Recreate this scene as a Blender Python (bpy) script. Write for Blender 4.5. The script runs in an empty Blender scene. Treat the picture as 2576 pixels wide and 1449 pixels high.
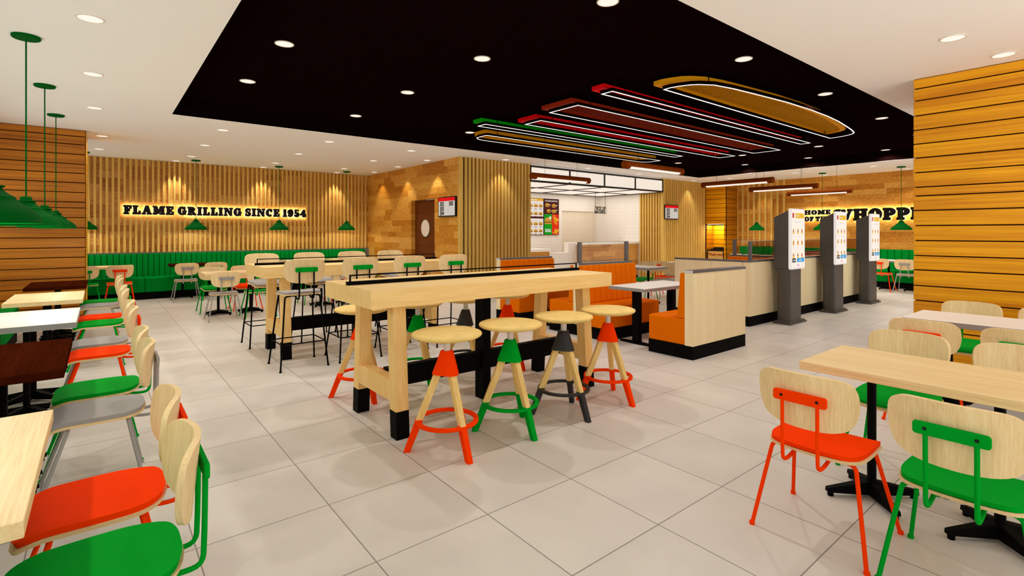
import bpy, bmesh, math, random
from mathutils import Matrix, Vector
random.seed(7)
PI = math.pi
S = bpy.context.scene
COL = S.collection

# ------------------------------------------------------------------ materials
def lin(c):
    return tuple((x/12.92 if x <= .04045 else ((x+.055)/1.055)**2.4) for x in [v/255. for v in c])

def newmat(name):
    m = bpy.data.materials.new(name); m.use_nodes = True
    nt = m.node_tree; b = nt.nodes['Principled BSDF']
    return m, nt, b

def plain(name, rgb, rough=.5, spec=.3, metal=0., noise=0., nscale=30.):
    m, nt, b = newmat(name)
    c = lin(rgb)
    b.inputs['Roughness'].default_value = rough
    b.inputs['Specular IOR Level'].default_value = spec
    b.inputs['Metallic'].default_value = metal
    b.inputs['Base Color'].default_value = (*c, 1)
    if noise:
        tc = nt.nodes.new('ShaderNodeTexCoord'); n = nt.nodes.new('ShaderNodeTexNoise')
        n.inputs['Scale'].default_value = nscale; n.inputs['Detail'].default_value = 4
        nt.links.new(tc.outputs['Object'], n.inputs['Vector'])
        r = nt.nodes.new('ShaderNodeValToRGB')
        r.color_ramp.elements[0].position = .3; r.color_ramp.elements[1].position = .7
        r.color_ramp.elements[0].color = (*[x*(1-noise) for x in c], 1)
        r.color_ramp.elements[1].color = (*[min(1, x*(1+noise)) for x in c], 1)
        nt.links.new(n.outputs['Fac'], r.inputs['Fac'])
        nt.links.new(r.outputs['Color'], b.inputs['Base Color'])
    return m

def emit(name, rgb, strength):
    m, nt, b = newmat(name)
    c = lin(rgb)
    b.inputs['Base Color'].default_value = (*[x*.12 for x in c], 1)
    b.inputs['Specular IOR Level'].default_value = .15
    b.inputs['Emission Color'].default_value = (*c, 1)
    b.inputs['Emission Strength'].default_value = strength
    b.inputs['Roughness'].default_value = .6
    return m

def N(nt, t, **kw):
    n = nt.nodes.new(t)
    for k, v in kw.items(): setattr(n, k, v)
    return n

def mathn(nt, op, a, b=None, c=None):
    n = nt.nodes.new('ShaderNodeMath'); n.operation = op
    for i, v in enumerate((a, b, c)):
        if v is None: continue
        if isinstance(v, (int, float)): n.inputs[i].default_value = v
        else: nt.links.new(v, n.inputs[i])
    return n.outputs[0]

def veneer(name, c1, c2, axis='z', scale=1., rough=.45, coord='Object'):
    """fine straight wood grain running along axis"""
    m, nt, b = newmat(name)
    tc = N(nt, 'ShaderNodeTexCoord'); mp = N(nt, 'ShaderNodeMapping')
    sc = {'x': (2.4, 85, 85), 'y': (85, 2.4, 85), 'z': (85, 85, 2.4)}[axis]
    mp.inputs['Scale'].default_value = [s*scale for s in sc]
    nt.links.new(tc.outputs[coord], mp.inputs['Vector'])
    n = N(nt, 'ShaderNodeTexNoise'); n.inputs['Scale'].default_value = 1.6; n.inputs['Detail'].default_value = 5
    n.inputs['Distortion'].default_value = .6
    nt.links.new(mp.outputs[0], n.inputs['Vector'])
    n2 = N(nt, 'ShaderNodeTexNoise'); n2.inputs['Scale'].default_value = .2; n2.inputs['Detail'].default_value = 2
    nt.links.new(mp.outputs[0], n2.inputs['Vector'])
    mix = mathn(nt, 'ADD', mathn(nt, 'MULTIPLY', n.outputs['Fac'], .6), mathn(nt, 'MULTIPLY', n2.outputs['Fac'], .4))
    r = N(nt, 'ShaderNodeValToRGB')
    r.color_ramp.elements[0].position = .36; r.color_ramp.elements[1].position = .64
    r.color_ramp.elements[0].color = (*lin(c1), 1); r.color_ramp.elements[1].color = (*lin(c2), 1)
    nt.links.new(mix, r.inputs['Fac']); nt.links.new(r.outputs['Color'], b.inputs['Base Color'])
    b.inputs['Roughness'].default_value = rough; b.inputs['Specular IOR Level'].default_value = .12
    return m

def planks(name, axis, cdark, cmid, clight, bw=.62, bh=.145, seed=0.):
    """oak parquet wall: boards along axis ('x' or 'y'), with cathedral grain"""
    m, nt, b = newmat(name)
    g = N(nt, 'ShaderNodeNewGeometry'); sp = N(nt, 'ShaderNodeSeparateXYZ')
    nt.links.new(g.outputs['Position'], sp.inputs[0])
    u = sp.outputs[0] if axis == 'x' else sp.outputs[1]
    v = sp.outputs[2]
    row = mathn(nt, 'FLOOR', mathn(nt, 'DIVIDE', v, bh))
    # random shift per row and random length per board
    wr = N(nt, 'ShaderNodeTexWhiteNoise', noise_dimensions='1D')
    nt.links.new(mathn(nt, 'ADD', row, seed), wr.inputs['W'])
    uu = mathn(nt, 'ADD', mathn(nt, 'DIVIDE', u, bw), mathn(nt, 'MULTIPLY', wr.outputs['Value'], 7.3))
    uu = mathn(nt, 'ADD', uu, mathn(nt, 'MULTIPLY', mathn(nt, 'SINE', mathn(nt, 'MULTIPLY', uu, 2.1)), .28))
    colr = mathn(nt, 'FLOOR', uu)
    cv = N(nt, 'ShaderNodeCombineXYZ'); nt.links.new(row, cv.inputs[0]); nt.links.new(colr, cv.inputs[1]); cv.inputs[2].default_value = seed
    wn = N(nt, 'ShaderNodeTexWhiteNoise', noise_dimensions='3D'); nt.links.new(cv.outputs[0], wn.inputs['Vector'])
    rnd = wn.outputs['Value']
    # grain field
    gv = N(nt, 'ShaderNodeCombineXYZ')
    nt.links.new(mathn(nt, 'ADD', mathn(nt, 'MULTIPLY', u, 1.3), mathn(nt, 'MULTIPLY', rnd, 40.)), gv.inputs[0])
    nt.links.new(mathn(nt, 'ADD', mathn(nt, 'MULTIPLY', v, 7.), mathn(nt, 'MULTIPLY', rnd, 17.)), gv.inputs[1])
    nz = N(nt, 'ShaderNodeTexNoise'); nz.inputs['Scale'].default_value = 1.1; nz.inputs['Detail'].default_value = 1.5
    nt.links.new(gv.outputs[0], nz.inputs['Vector'])
    ring = mathn(nt, 'FRACT', mathn(nt, 'MULTIPLY', nz.outputs['Fac'], 13.))
    ring = mathn(nt, 'POWER', ring, 2.2)
    fv = N(nt, 'ShaderNodeCombineXYZ')
    nt.links.new(mathn(nt, 'MULTIPLY', u, 6.), fv.inputs[0]); nt.links.new(mathn(nt, 'MULTIPLY', v, 190.), fv.inputs[1]); nt.links.new(rnd, fv.inputs[2])
    fn = N(nt, 'ShaderNodeTexNoise'); fn.inputs['Scale'].default_value = 1.; fn.inputs['Detail'].default_value = 2
    nt.links.new(fv.outputs[0], fn.inputs['Vector'])
    val = mathn(nt, 'ADD', mathn(nt, 'MULTIPLY', rnd, .55), mathn(nt, 'MULTIPLY', fn.outputs['Fac'], .25))
    val = mathn(nt, 'SUBTRACT', mathn(nt, 'ADD', val, .22), mathn(nt, 'MULTIPLY', ring, .38))
    r = N(nt, 'ShaderNodeValToRGB')
    e = r.color_ramp.elements
    e[0].position = .02; e[0].color = (*lin(cdark), 1); e[1].position = .85; e[1].color = (*lin(clight), 1)
    k = e.new(.42); k.color = (*lin(cmid), 1)
    nt.links.new(val, r.inputs['Fac']); nt.links.new(r.outputs['Color'], b.inputs['Base Color'])
    b.inputs['Roughness'].default_value = .45; b.inputs['Specular IOR Level'].default_value = .25
    return m

def shiplap(name, axis, c1, c2, bh=.152):
    m, nt, b = newmat(name)
    g = N(nt, 'ShaderNodeNewGeometry'); sp = N(nt, 'ShaderNodeSeparateXYZ')
    nt.links.new(g.outputs['Position'], sp.inputs[0])
    u = sp.outputs[0] if axis == 'x' else sp.outputs[1]; v = sp.outputs[2]
    row = mathn(nt, 'FLOOR', mathn(nt, 'DIVIDE', v, bh))
    cv = N(nt, 'ShaderNodeCombineXYZ')
    nt.links.new(mathn(nt, 'MULTIPLY', u, 1.1), cv.inputs[0]); nt.links.new(mathn(nt, 'MULTIPLY', v, 38.), cv.inputs[1])
    nt.links.new(mathn(nt, 'MULTIPLY', row, 3.7), cv.inputs[2])
    n = N(nt, 'ShaderNodeTexNoise'); n.inputs['Scale'].default_value = 1.; n.inputs['Detail'].default_value = 4; n.inputs['Distortion'].default_value = .5
    nt.links.new(cv.outputs[0], n.inputs['Vector'])
    wr = N(nt, 'ShaderNodeTexWhiteNoise', noise_dimensions='1D'); nt.links.new(row, wr.inputs['W'])
    val = mathn(nt, 'ADD', mathn(nt, 'MULTIPLY', n.outputs['Fac'], .8), mathn(nt, 'MULTIPLY', wr.outputs['Value'], .2))
    r = N(nt, 'ShaderNodeValToRGB'); e = r.color_ramp.elements
    e[0].position = .3; e[0].color = (*lin(c1), 1); e[1].position = .72; e[1].color = (*lin(c2), 1)
    nt.links.new(val, r.inputs['Fac']); nt.links.new(r.outputs['Color'], b.inputs['Base Color'])
    b.inputs['Roughness'].default_value = .4; b.inputs['Specular IOR Level'].default_value = .3
    return m

def tiles(name, axes, size, off, ctile, cgrout, grout=.005, var=.05, rough=.4, nscale=1.2):
    m, nt, b = newmat(name)
    g = N(nt, 'ShaderNodeNewGeometry'); sp = N(nt, 'ShaderNodeSeparateXYZ')
    nt.links.new(g.outputs['Position'], sp.inputs[0])
    es = []; ids = []
    for a, s, o in zip(axes, size, off):
        t = mathn(nt, 'DIVIDE', mathn(nt, 'SUBTRACT', sp.outputs['xyz'.index(a)], o), s)
        f = mathn(nt, 'FRACT', t); ids.append(mathn(nt, 'FLOOR', t))
        d = mathn(nt, 'MINIMUM', f, mathn(nt, 'SUBTRACT', 1., f))
        es.append(mathn(nt, 'LESS_THAN', mathn(nt, 'MULTIPLY', d, s), grout/2))
    gm = mathn(nt, 'MAXIMUM', es[0], es[1])
    cv = N(nt, 'ShaderNodeCombineXYZ'); nt.links.new(ids[0], cv.inputs[0]); nt.links.new(ids[1], cv.inputs[1])
    wn = N(nt, 'ShaderNodeTexWhiteNoise', noise_dimensions='2D'); nt.links.new(cv.outputs[0], wn.inputs['Vector'])
    off2 = N(nt, 'ShaderNodeVectorMath', operation='MULTIPLY_ADD')
    nt.links.new(wn.outputs['Color'], off2.inputs[0]); off2.inputs[1].default_value = (9, 9, 9); nt.links.new(g.outputs['Position'], off2.inputs[2])
    nz = N(nt, 'ShaderNodeTexNoise'); nz.inputs['Scale'].default_value = nscale; nz.inputs['Detail'].default_value = 5; nz.inputs['Roughness'].default_value = .55
    nt.links.new(off2.outputs[0], nz.inputs['Vector'])
    val = mathn(nt, 'ADD', mathn(nt, 'MULTIPLY', wn.outputs['Value'], .25), mathn(nt, 'MULTIPLY', nz.outputs['Fac'], .75))
    r = N(nt, 'ShaderNodeValToRGB'); e = r.color_ramp.elements; c = lin(ctile)
    e[0].position = .25; e[0].color = (*[x*(1-var) for x in c], 1); e[1].position = .75; e[1].color = (*[min(1, x*(1+var)) for x in c], 1)
    nt.links.new(val, r.inputs['Fac'])
    mx = N(nt, 'ShaderNodeMix', data_type='RGBA')
    nt.links.new(gm, mx.inputs[0]); nt.links.new(r.outputs['Color'], mx.inputs[6]); mx.inputs[7].default_value = (*lin(cgrout), 1)
    nt.links.new(mx.outputs[2], b.inputs['Base Color'])
    b.inputs['Roughness'].default_value = rough; b.inputs['Specular IOR Level'].default_value = .3
    return m

M = {}
M['floor'] = tiles('floor_tile', 'xy', (.6, .6), (.339, .313), (211, 205, 197), (142, 134, 126), .006, .10, .42, 2.2)
M['wtile'] = tiles('white_wall_tile', 'xz', (.105, .105), (.02, .0), (236, 230, 222), (206, 198, 188), .004, .02, .3)
M['wtile_y'] = tiles('white_wall_tile_side', 'yz', (.105, .105), (.02, .0), (236, 230, 222), (206, 198, 188), .004, .02, .3)
M['btile'] = tiles('beige_wall_tile', 'xz', (.3, .27), (.1, .12), (226, 214, 194), (206, 194, 172), .006, .03, .4)
M['gtile'] = tiles('grey_base_tile', 'xz', (.3, .15), (.1, .0), (120, 118, 116), (70, 70, 70), .006, .06, .4)
M['ceil'] = plain('ceiling_paint', (247, 247, 248), .8, .1)
M['tray'] = plain('black_tray_paint', (17, 5, 4), .8, .0)
M['wall_plain'] = plain('plain_wall_paint', (226, 214, 196), .8, .1)
M['oak_x'] = planks('oak_planks_x', 'x', (150, 90, 30), (196, 136, 58), (220, 172, 96), seed=1.)  # boards darkened in colour to carry the shade between the slats
M['oak_y'] = planks('oak_planks_y', 'y', (160, 92, 16), (200, 134, 40), (226, 174, 84), seed=5.)
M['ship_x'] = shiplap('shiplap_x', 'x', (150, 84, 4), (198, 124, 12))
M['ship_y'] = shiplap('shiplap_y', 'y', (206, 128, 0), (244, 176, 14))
M['groove'] = plain('dark_groove', (40, 18, 8), .8, .1)
M['slat'] = veneer('slat_wood', (208, 166, 78), (226, 190, 106), 'z')
M['chairwood'] = veneer('chair_veneer', (232, 198, 142), (248, 222, 172), 'z')
M['seatwood'] = veneer('seat_ply', (222, 186, 132), (238, 208, 160), 'x')
M['tabwood'] = veneer('light_table_wood', (232, 198, 140), (248, 222, 172), 'y')
M['tabwood_x'] = veneer('light_table_wood_x', (232, 198, 140), (248, 222, 172), 'x')
M['hitop'] = veneer('high_table_wood', (236, 194, 120), (248, 216, 152), 'x')
M['hileg'] = veneer('high_table_leg_wood', (234, 190, 112), (248, 212, 144), 'z')
M['boothwood'] = veneer('booth_panel_wood', (240, 220, 172), (250, 234, 194), 'z', 1.5)
M['stoolwood'] = plain('stool_seat_wood', (240, 206, 126), .55, .2, 0, .09, 9.)
M['stoolleg'] = veneer('stool_leg_wood', (230, 190, 110), (244, 212, 142), 'z')
M['orange'] = plain('orange_red_paint', (255, 62, 0), .7, .02)
M['green'] = plain('green_paint', (0, 156, 40), .7, .02)
M['grey'] = plain('grey_paint', (160, 156, 154), .6, .15)
M['charcoal'] = plain('charcoal_paint', (44, 42, 42), .5, .3)
M['black'] = plain('black_metal', (5, 4, 4), .6, .06)
M['kick'] = plain('black_plinth', (7, 6, 6), .7, .06)
M['dgreen'] = plain('green_vinyl', (0, 134, 44), .7, .02)
M['lampgreen'] = plain('green_lamp_enamel', (0, 88, 24), .7, .03)
M['ovinyl'] = plain('orange_vinyl', (228, 112, 0), .7, .03)
M['seam'] = plain('dark_orange_seam', (150, 58, 2), .6, .2)
M['gseam'] = plain('dark_green_seam', (0, 54, 14), .6, .2)
M['brown'] = veneer('dark_brown_table', (48, 14, 4), (62, 21, 6), 'y')
M['brown'].node_tree.nodes['Principled BSDF'].inputs['Specular IOR Level'].default_value = .0
M['white'] = plain('white_laminate', (240, 236, 230), .4, .25)
M['whiteedge'] = plain('grey_table_edge', (150, 146, 144), .4, .3)
M['capgrey'] = plain('grey_metal_cap', (104, 102, 102), .4, .4, .3)
M['capend'] = plain('pale_cap_end', (214, 210, 206), .5, .3)
M['whitestem'] = plain('white_stem', (226, 218, 214), .35, .4)
M['kiosk'] = plain('kiosk_grey', (84, 80, 76), .45, .4, .2)
M['kioskwhite'] = emit('kiosk_bezel', (250, 238, 232), .56)
M['kscreen'] = emit('kiosk_screen_light', (252, 240, 228), .64)
M['kyellow'] = emit('kiosk_yellow', (250, 196, 50), .55)
M['kblue'] = emit('kiosk_blue', (50, 170, 235), .55)
M['kdark'] = emit('kiosk_dark_button', (84, 76, 78), .5)
M['kred'] = emit('kiosk_red', (214, 60, 40), .55)
M['kpink'] = emit('kiosk_pink', (236, 160, 220), .55)
M['kgrey'] = emit('kiosk_text_grey', (200, 190, 184), .55)
M['lens'] = emit('downlight_lens', (255, 240, 226), .72)
M['ring'] = plain('downlight_ring', (232, 224, 214), .5, .3)
M['panel_light'] = emit('lit_panel', (255, 240, 224), .60)
M['tubelight'] = emit('tube_diffuser', (255, 238, 222), .70)
M['led'] = emit('led_strip', (255, 248, 240), 1.0)
M['halo'] = emit('halo_light', (255, 242, 224), 8.)
M['nichelight'] = emit('niche_light', (255, 230, 190), 3.)
M['rust'] = plain('rusty_brown_tube', (124, 54, 4), .7, .05, 0, .18, 60.)
M['frame'] = plain('black_frame_metal', (40, 38, 34), .5, .3)
M['letter'] = plain('black_letter', (14, 4, 4), .5, .2)
M['bun'] = plain('bun_yellow', (236, 164, 4), .6, .1)
M['ketchup'] = plain('panel_red', (236, 0, 16), .6, .1)
M['patty'] = plain('panel_brown', (156, 40, 6), .6, .1)
M['lettuce'] = plain('panel_green', (0, 176, 4), .6, .1)
M['doorwood'] = veneer('dark_door_wood', (92, 44, 12), (112, 58, 20), 'y')
M['porthole'] = plain('porthole_glass', (232, 222, 206), .15, .5)
M['sboard'] = emit('order_board_white', (240, 232, 222), .42)
M['sred'] = emit('order_board_red', (226, 8, 18), .6)
M['sblack'] = plain('board_black', (14, 10, 10), .5, .3)
M['tan'] = plain('tan_board', (216, 178, 104), .6, .2)
M['rustred'] = plain('rust_red_print', (150, 52, 14), .6, .2)
for n, c in dict(m_cream=(242, 230, 220), m_yellow=(246, 176, 20), m_brown=(80, 16, 10), m_green=(10, 160, 20), m_red=(236, 44, 6),
                 m_white=(250, 246, 240), m_bun=(232, 160, 60), m_patty=(96, 46, 20), m_lett=(120, 176, 40), m_tom=(224, 60, 30), m_cheese=(250, 190, 40)).items():
    M[n] = emit(n, c, .50)
def glass(name, tint, gl):
    m = bpy.data.materials.new(name); m.use_nodes = True
    nt = m.node_tree; nt.nodes.clear()
    o = N(nt, 'ShaderNodeOutputMaterial'); t = N(nt, 'ShaderNodeBsdfTransparent'); g = N(nt, 'ShaderNodeBsdfGlossy'); mx = N(nt, 'ShaderNodeMixShader')
    t.inputs[0].default_value = (*tint, 1); g.inputs['Roughness'].default_value = .03; mx.inputs[0].default_value = gl
    nt.links.new(t.outputs[0], mx.inputs[1]); nt.links.new(g.outputs[0], mx.inputs[2]); nt.links.new(mx.outputs[0], o.inputs[0])
    return m
M['glass'] = glass('clear_glass', (.97, .96, .95), .015)
M['glass_tint'] = glass('tinted_glass', (.70, .62, .58), .03)

# ------------------------------------------------------------------ mesh helpers
class MB:
    def __init__(s):
        s.v = []; s.f = []; s.mi = []; s.m = None; s.k = 0
    def add(s, vs, fs):
        o = len(s.v)
        s.v += [(s.m @ Vector(p) if s.m else Vector(p)) for p in vs]
        for f in fs:
            s.f.append([i+o for i in f]); s.mi.append(s.k)
    def box(s, x0, x1, y0, y1, z0, z1):
        s.add([(x0,y0,z0),(x1,y0,z0),(x1,y1,z0),(x0,y1,z0),(x0,y0,z1),(x1,y0,z1),(x1,y1,z1),(x0,y1,z1)],
              [(3,2,1,0),(4,5,6,7),(0,1,5,4),(1,2,6,5),(2,3,7,6),(3,0,4,7)]); return s
    def hexa(s, b, t):
        """b,t: four bottom and four top points (counter-clockwise from above)"""
        s.add(list(b)+list(t), [(3,2,1,0),(4,5,6,7),(0,1,5,4),(1,2,6,5),(2,3,7,6),(3,0,4,7)]); return s
    def prism(s, poly, z0, z1):
        n = len(poly)
        s.add([(x,y,z0) for x,y in poly]+[(x,y,z1) for x,y in poly],
              [tuple(range(n-1,-1,-1)), tuple(range(n,2*n))]+[(i,(i+1)%n,n+(i+1)%n,n+i) for i in range(n)]); return s
    def ring(s, outer, inner, z0, z1):
        n = len(outer)
        vs = [(x,y,z0) for x,y in outer]+[(x,y,z0) for x,y in inner]+[(x,y,z1) for x,y in outer]+[(x,y,z1) for x,y in inner]
        fs = []
        for i in range(n):
            j = (i+1) % n
            fs += [(j,i,n+i,n+j),(2*n+i,2*n+j,3*n+j,3*n+i),(i,j,2*n+j,2*n+i),(n+j,n+i,3*n+i,3*n+j)]
        s.add(vs, fs); return s
    def lathe(s, prof, n=24, cx=0., cy=0., cap=True):
        vs = []; fs = []
        for r, z in prof:
            for i in range(n):
                a = 2*PI*i/n; vs.append((cx+r*math.cos(a), cy+r*math.sin(a), z))
        for k in range(len(prof)-1):
            for i in range(n):
                j = (i+1) % n; fs.append((k*n+i, k*n+j, (k+1)*n+j, (k+1)*n+i))
        if cap:
            fs.append(tuple(range(n-1,-1,-1))); fs.append(tuple((len(prof)-1)*n+i for i in range(n)))
        s.add(vs, fs); return s
    def tube(s, path, r, n=8):
        P = [Vector(p) for p in path]; rs = r if isinstance(r, (list, tuple)) else [r]*len(P)
        vs = []; fs = []; ref = None
        for i, p in enumerate(P):
            t = (P[min(i+1, len(P)-1)]-P[max(i-1, 0)]).normalized()
            if ref is None:
                a = t.cross(Vector((0,0,1)) if abs(t.z) < .9 else Vector((1,0,0))).normalized()
            else:
                a = (ref-t*ref.dot(t)).normalized()
            ref = a; b = t.cross(a).normalized()
            for k in range(n):
                w = 2*PI*k/n; vs.append(tuple(p+rs[i]*(math.cos(w)*a+math.sin(w)*b)))
        for i in range(len(P)-1):
            for k in range(n):
                j = (k+1) % n; fs.append((i*n+k, i*n+j, (i+1)*n+j, (i+1)*n+k))
        fs.append(tuple(range(n-1,-1,-1))); fs.append(tuple((len(P)-1)*n+k for k in range(n)))
        s.add(vs, fs); return s
    def slab(s, outline, fn, th, rings=4):
        """dished sheet: outline list of (a,b); fn(a,b)->(point, normal); th thickness"""
        n = len(outline); ca = sum(a for a,b in outline)/n; cb = sum(b for a,b in outline)/n
        top = []; bot = []
        for k in range(rings+1):
            q = 1-k/(rings+.35)
            for a, b in outline:
                A = ca+(a-ca)*q; B = cb+(b-cb)*q
                p, nn = fn(A, B)
                top.append(tuple(Vector(p)+Vector(nn)*th/2)); bot.append(tuple(Vector(p)-Vector(nn)*th/2))
        L = len(top); fs = []
        for k in range(rings):
            for i in range(n):
                j = (i+1) % n
                fs.append((k*n+i, k*n+j, (k+1)*n+j, (k+1)*n+i)); fs.append((L+k*n+j, L+k*n+i, L+(k+1)*n+i, L+(k+1)*n+j))
        fs.append(tuple(rings*n+i for i in range(n))); fs.append(tuple(L+rings*n+i for i in range(n-1,-1,-1)))
        for i in range(n):
            j = (i+1) % n; fs.append((j, i, L+i, L+j))
        s.add(top+bot, fs); return s
    def build(s, name, mat, parent=None, smooth=False, bevel=0., seg=2):
        me = bpy.data.meshes.new(name)
        me.from_pydata([tuple(p) for p in s.v], [], s.f)
        mats = mat if isinstance(mat, (list, tuple)) else [mat]
        for q in mats: me.materials.append(q)
        if len(mats) > 1:
            for p, i in zip(me.polygons, s.mi): p.material_index = i
        bm = bmesh.new(); bm.from_mesh(me); bmesh.ops.recalc_face_normals(bm, faces=bm.faces); bm.to_mesh(me); bm.free()
        if smooth:
            for p in me.polygons: p.use_smooth = True
        me.update()
        o = bpy.data.objects.new(name, me); COL.objects.link(o)
        if smooth and smooth != 'all':
            me.set_sharp_from_angle(angle=math.radians(40))
        if bevel:
            b = o.modifiers.new('bevel', 'BEVEL'); b.width = bevel; b.segments = seg; b.limit_method = 'ANGLE'
        if parent: o.parent = parent
        return o

def tag(o, label, cat, group=None):
    o['label'] = label; o['category'] = cat
    if group: o['group'] = group
    return o
def struct(o):
    o['kind'] = 'structure'; return o
def thing(name, label, cat, loc=(0,0,0), rz=0., group=None):
    o = bpy.data.objects.new(name, None); COL.objects.link(o); o.empty_display_size = .1
    o.location = loc; o.rotation_euler = (0,0,rz)
    return tag(o, label, cat, group)
def kids(o): return [c for c in ALLKIDS.get(o.name, [])]
def dup(root, loc, rz, label, group=None):
    def cp(o, parent):
        c = o.copy(); COL.objects.link(c)
        if parent: c.parent = parent
        for ch in list(o.children): cp(ch, c)
        return c
    r = cp(root, None); r.location = loc; r.rotation_euler = (0,0,rz); r['label'] = label
    if group: r['group'] = group
    return r

def rrect(x0, x1, y0, y1, r, n=5):
    out = []
    for cx, cy, a0 in ((x1-r,y1-r,0),(x0+r,y1-r,PI/2),(x0+r,y0+r,PI),(x1-r,y0+r,1.5*PI)):
        for k in range(n+1):
            a = a0+PI/2*k/n; out.append((cx+r*math.cos(a), cy+r*math.sin(a)))
    return out
def closed_spline(pts, sub=4):
    out = []; n = len(pts)
    for i in range(n):
        p0, p1, p2, p3 = [Vector(pts[(i+k-1) % n]) for k in range(4)]
        for k in range(sub):
            t = k/sub
            q = .5*((2*p1)+(-p0+p2)*t+(2*p0-5*p1+4*p2-p3)*t*t+(-p0+3*p1-3*p2+p3)*t**3)
            out.append(tuple(q))
    return out
def bend(pts, r=.03, n=4):
    """round the corners of a path"""
    P = [Vector(p) for p in pts]; out = [P[0]]
    for i in range(1, len(P)-1):
        a = (P[i-1]-P[i]); b = (P[i+1]-P[i]); d = min(r, a.length*.45, b.length*.45)
        A = P[i]+a.normalized()*d; B = P[i]+b.normalized()*d
        for k in range(n+1):
            t = k/n; out.append((1-t)**2*A+2*t*(1-t)*P[i]+t*t*B)
    out.append(P[-1]); return [tuple(p) for p in out]
def text_mesh(body, size, name, mat, parent, mtx, offset=.0, extrude=.001, align='CENTER', sx=1.):
    cu = bpy.data.curves.new(name, 'FONT'); cu.body = body; cu.size = size; cu.offset = offset; cu.extrude = extrude
    cu.align_x = align; cu.align_y = 'CENTER'; cu.resolution_u = 3
    o = bpy.data.objects.new(name, cu); COL.objects.link(o)
    dg = bpy.context.evaluated_depsgraph_get(); dg.update()
    me = bpy.data.meshes.new_from_object(o.evaluated_get(dg)); bpy.data.objects.remove(o)
    me.transform(mtx @ Matrix.Diagonal((sx,1,1,1))); me.materials.clear(); me.materials.append(mat)
    ob = bpy.data.objects.new(name, me); COL.objects.link(ob)
    if parent: ob.parent = parent
    return ob
def face_mtx(origin, right, up):
    r = Vector(right).normalized(); u = Vector(up).normalized(); n = r.cross(u)
    m = Matrix(((r.x,u.x,n.x,origin[0]),(r.y,u.y,n.y,origin[1]),(r.z,u.z,n.z,origin[2]),(0,0,0,1)))
    return m

ZC = 3.05      # pale ceiling
ZT = 3.27      # black tray
TR = (.762, 13.86, 2.05, 8.37)
# ------------------------------------------------------------------ setting
b = MB(); b.box(-1.5, 16.9, -1.6, 14.3, -.05, 0); struct(b.build('floor', M['floor']))
b = MB()
X0, X1, Y0, Y1 = -1.5, 16.6, -1.6, 14.2
for r in ((X0,X1,Y0,TR[2]),(X0,X1,TR[3],9.16),(X0,TR[0],TR[2],TR[3]),(TR[1],X1,TR[2],TR[3]),(X0,7.93,9.16,Y1),(13.2,X1,9.16,Y1)):
    b.box(*r, ZC, ZC+.02)
struct(b.build('ceiling', M['ceil']))
b = MB(); b.box(7.93, 13.2, 9.16, 12.0, ZC, ZC+.02); struct(b.build('ceiling_kitchen', M['ceil']))
b = MB()
b.box(TR[0]-.02, TR[1]+.02, TR[2]-.02, TR[3]+.02, ZT, ZT+.02)
b.box(TR[0]-.02, TR[1]+.02, TR[3], TR[3]+.02, ZC+.001, ZT); b.box(TR[0]-.02, TR[1]+.02, TR[2]-.02, TR[2], ZC+.001, ZT)
b.box(TR[0]-.02, TR[0], TR[2], TR[3], ZC+.001, ZT); b.box(TR[1], TR[1]+.02, TR[2], TR[3], ZC+.001, ZT)
struct(b.build('ceiling_tray', M['tray']))
# back wall (slogan wall), oak boards
b = MB(); b.box(-1.5, 6.2, 14.05, 14.15, 0, ZC); struct(b.build('wall_back', M['oak_x']))
b = MB()
gx0, gx1, gz0, gz1 = .33, 4.25, 1.765, 2.088
k = -12
x = -.1185-.1015*11
while x < 5.92:
    if gx0 < x+.022 < gx1:
        b.box(x, x+.045, 14.0, 14.05, .985, gz0); b.box(x, x+.045, 14.0, 14.05, gz1, ZC)
    else:
        b.box(x, x+.045, 14.0, 14.05, .985, ZC)
    x += .1015
struct(b.build('trim_1', M['slat'], bevel=.002, seg=1))
b = MB(); b.box(-1.4, 5.97, 13.985, 14.05, .962, .985); struct(b.build('trim_2', M['capgrey']))
b = MB(); b.box(5.84, 5.98, 13.98, 14.05, 0, .962); struct(b.build('trim_3', M['gtile']))
# oak wall with the doorway, plane x = 5.98
b = MB()
b.box(5.98, 6.4, 11.415, 14.15, 0, ZC); b.box(5.98, 6.4, 9.25, 10.28, 0, ZC); b.box(5.98, 6.4, 10.28, 11.415, 2.21, ZC)
struct(b.build('wall_door', M['oak_y']))
d1 = MB().box(6.09, 6.13, 10.28, 11.415, 0, 2.2).build('door_1', M['doorwood']); struct(d1)
mb = MB(); mb.m = Matrix.Translation((6.088, 10.895, 1.53)) @ Matrix.Rotation(PI/2, 4, 'Y'); mb.lathe([(.205,-.004),(.205,.004)], 40); mb.build('porthole_glass', M['porthole'], d1)
mb = MB(); mb.m = Matrix.Translation((6.087, 10.895, 1.53)) @ Matrix.Rotation(PI/2, 4, 'Y')
mb.ring([(.218*math.cos(a*PI/20), .218*math.sin(a*PI/20)) for a in range(40)], [(.203*math.cos(a*PI/20), .203*math.sin(a*PI/20)) for a in range(40)], -.008, .008); mb.build('porthole_rim', M['capgrey'], d1)
# slatted wall beside the kitchen opening
b = MB(); b.box(5.985, 7.92, 9.25, 9.35, 0, ZC); struct(b.build('wall_kitchen_left', M['oak_x']))
b = MB(); b.box(5.955, 6.045, 9.19, 9.252, 0, ZC)
x = 6.10
while x < 7.80:
    b.box(x, x+.053, 9.19, 9.25, 0, ZC); x += .0985
b.box(7.86, 7.925, 9.15, 9.36, 0, ZC)
struct(b.build('trim_4', M['slat'], bevel=.002, seg=1))
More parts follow.
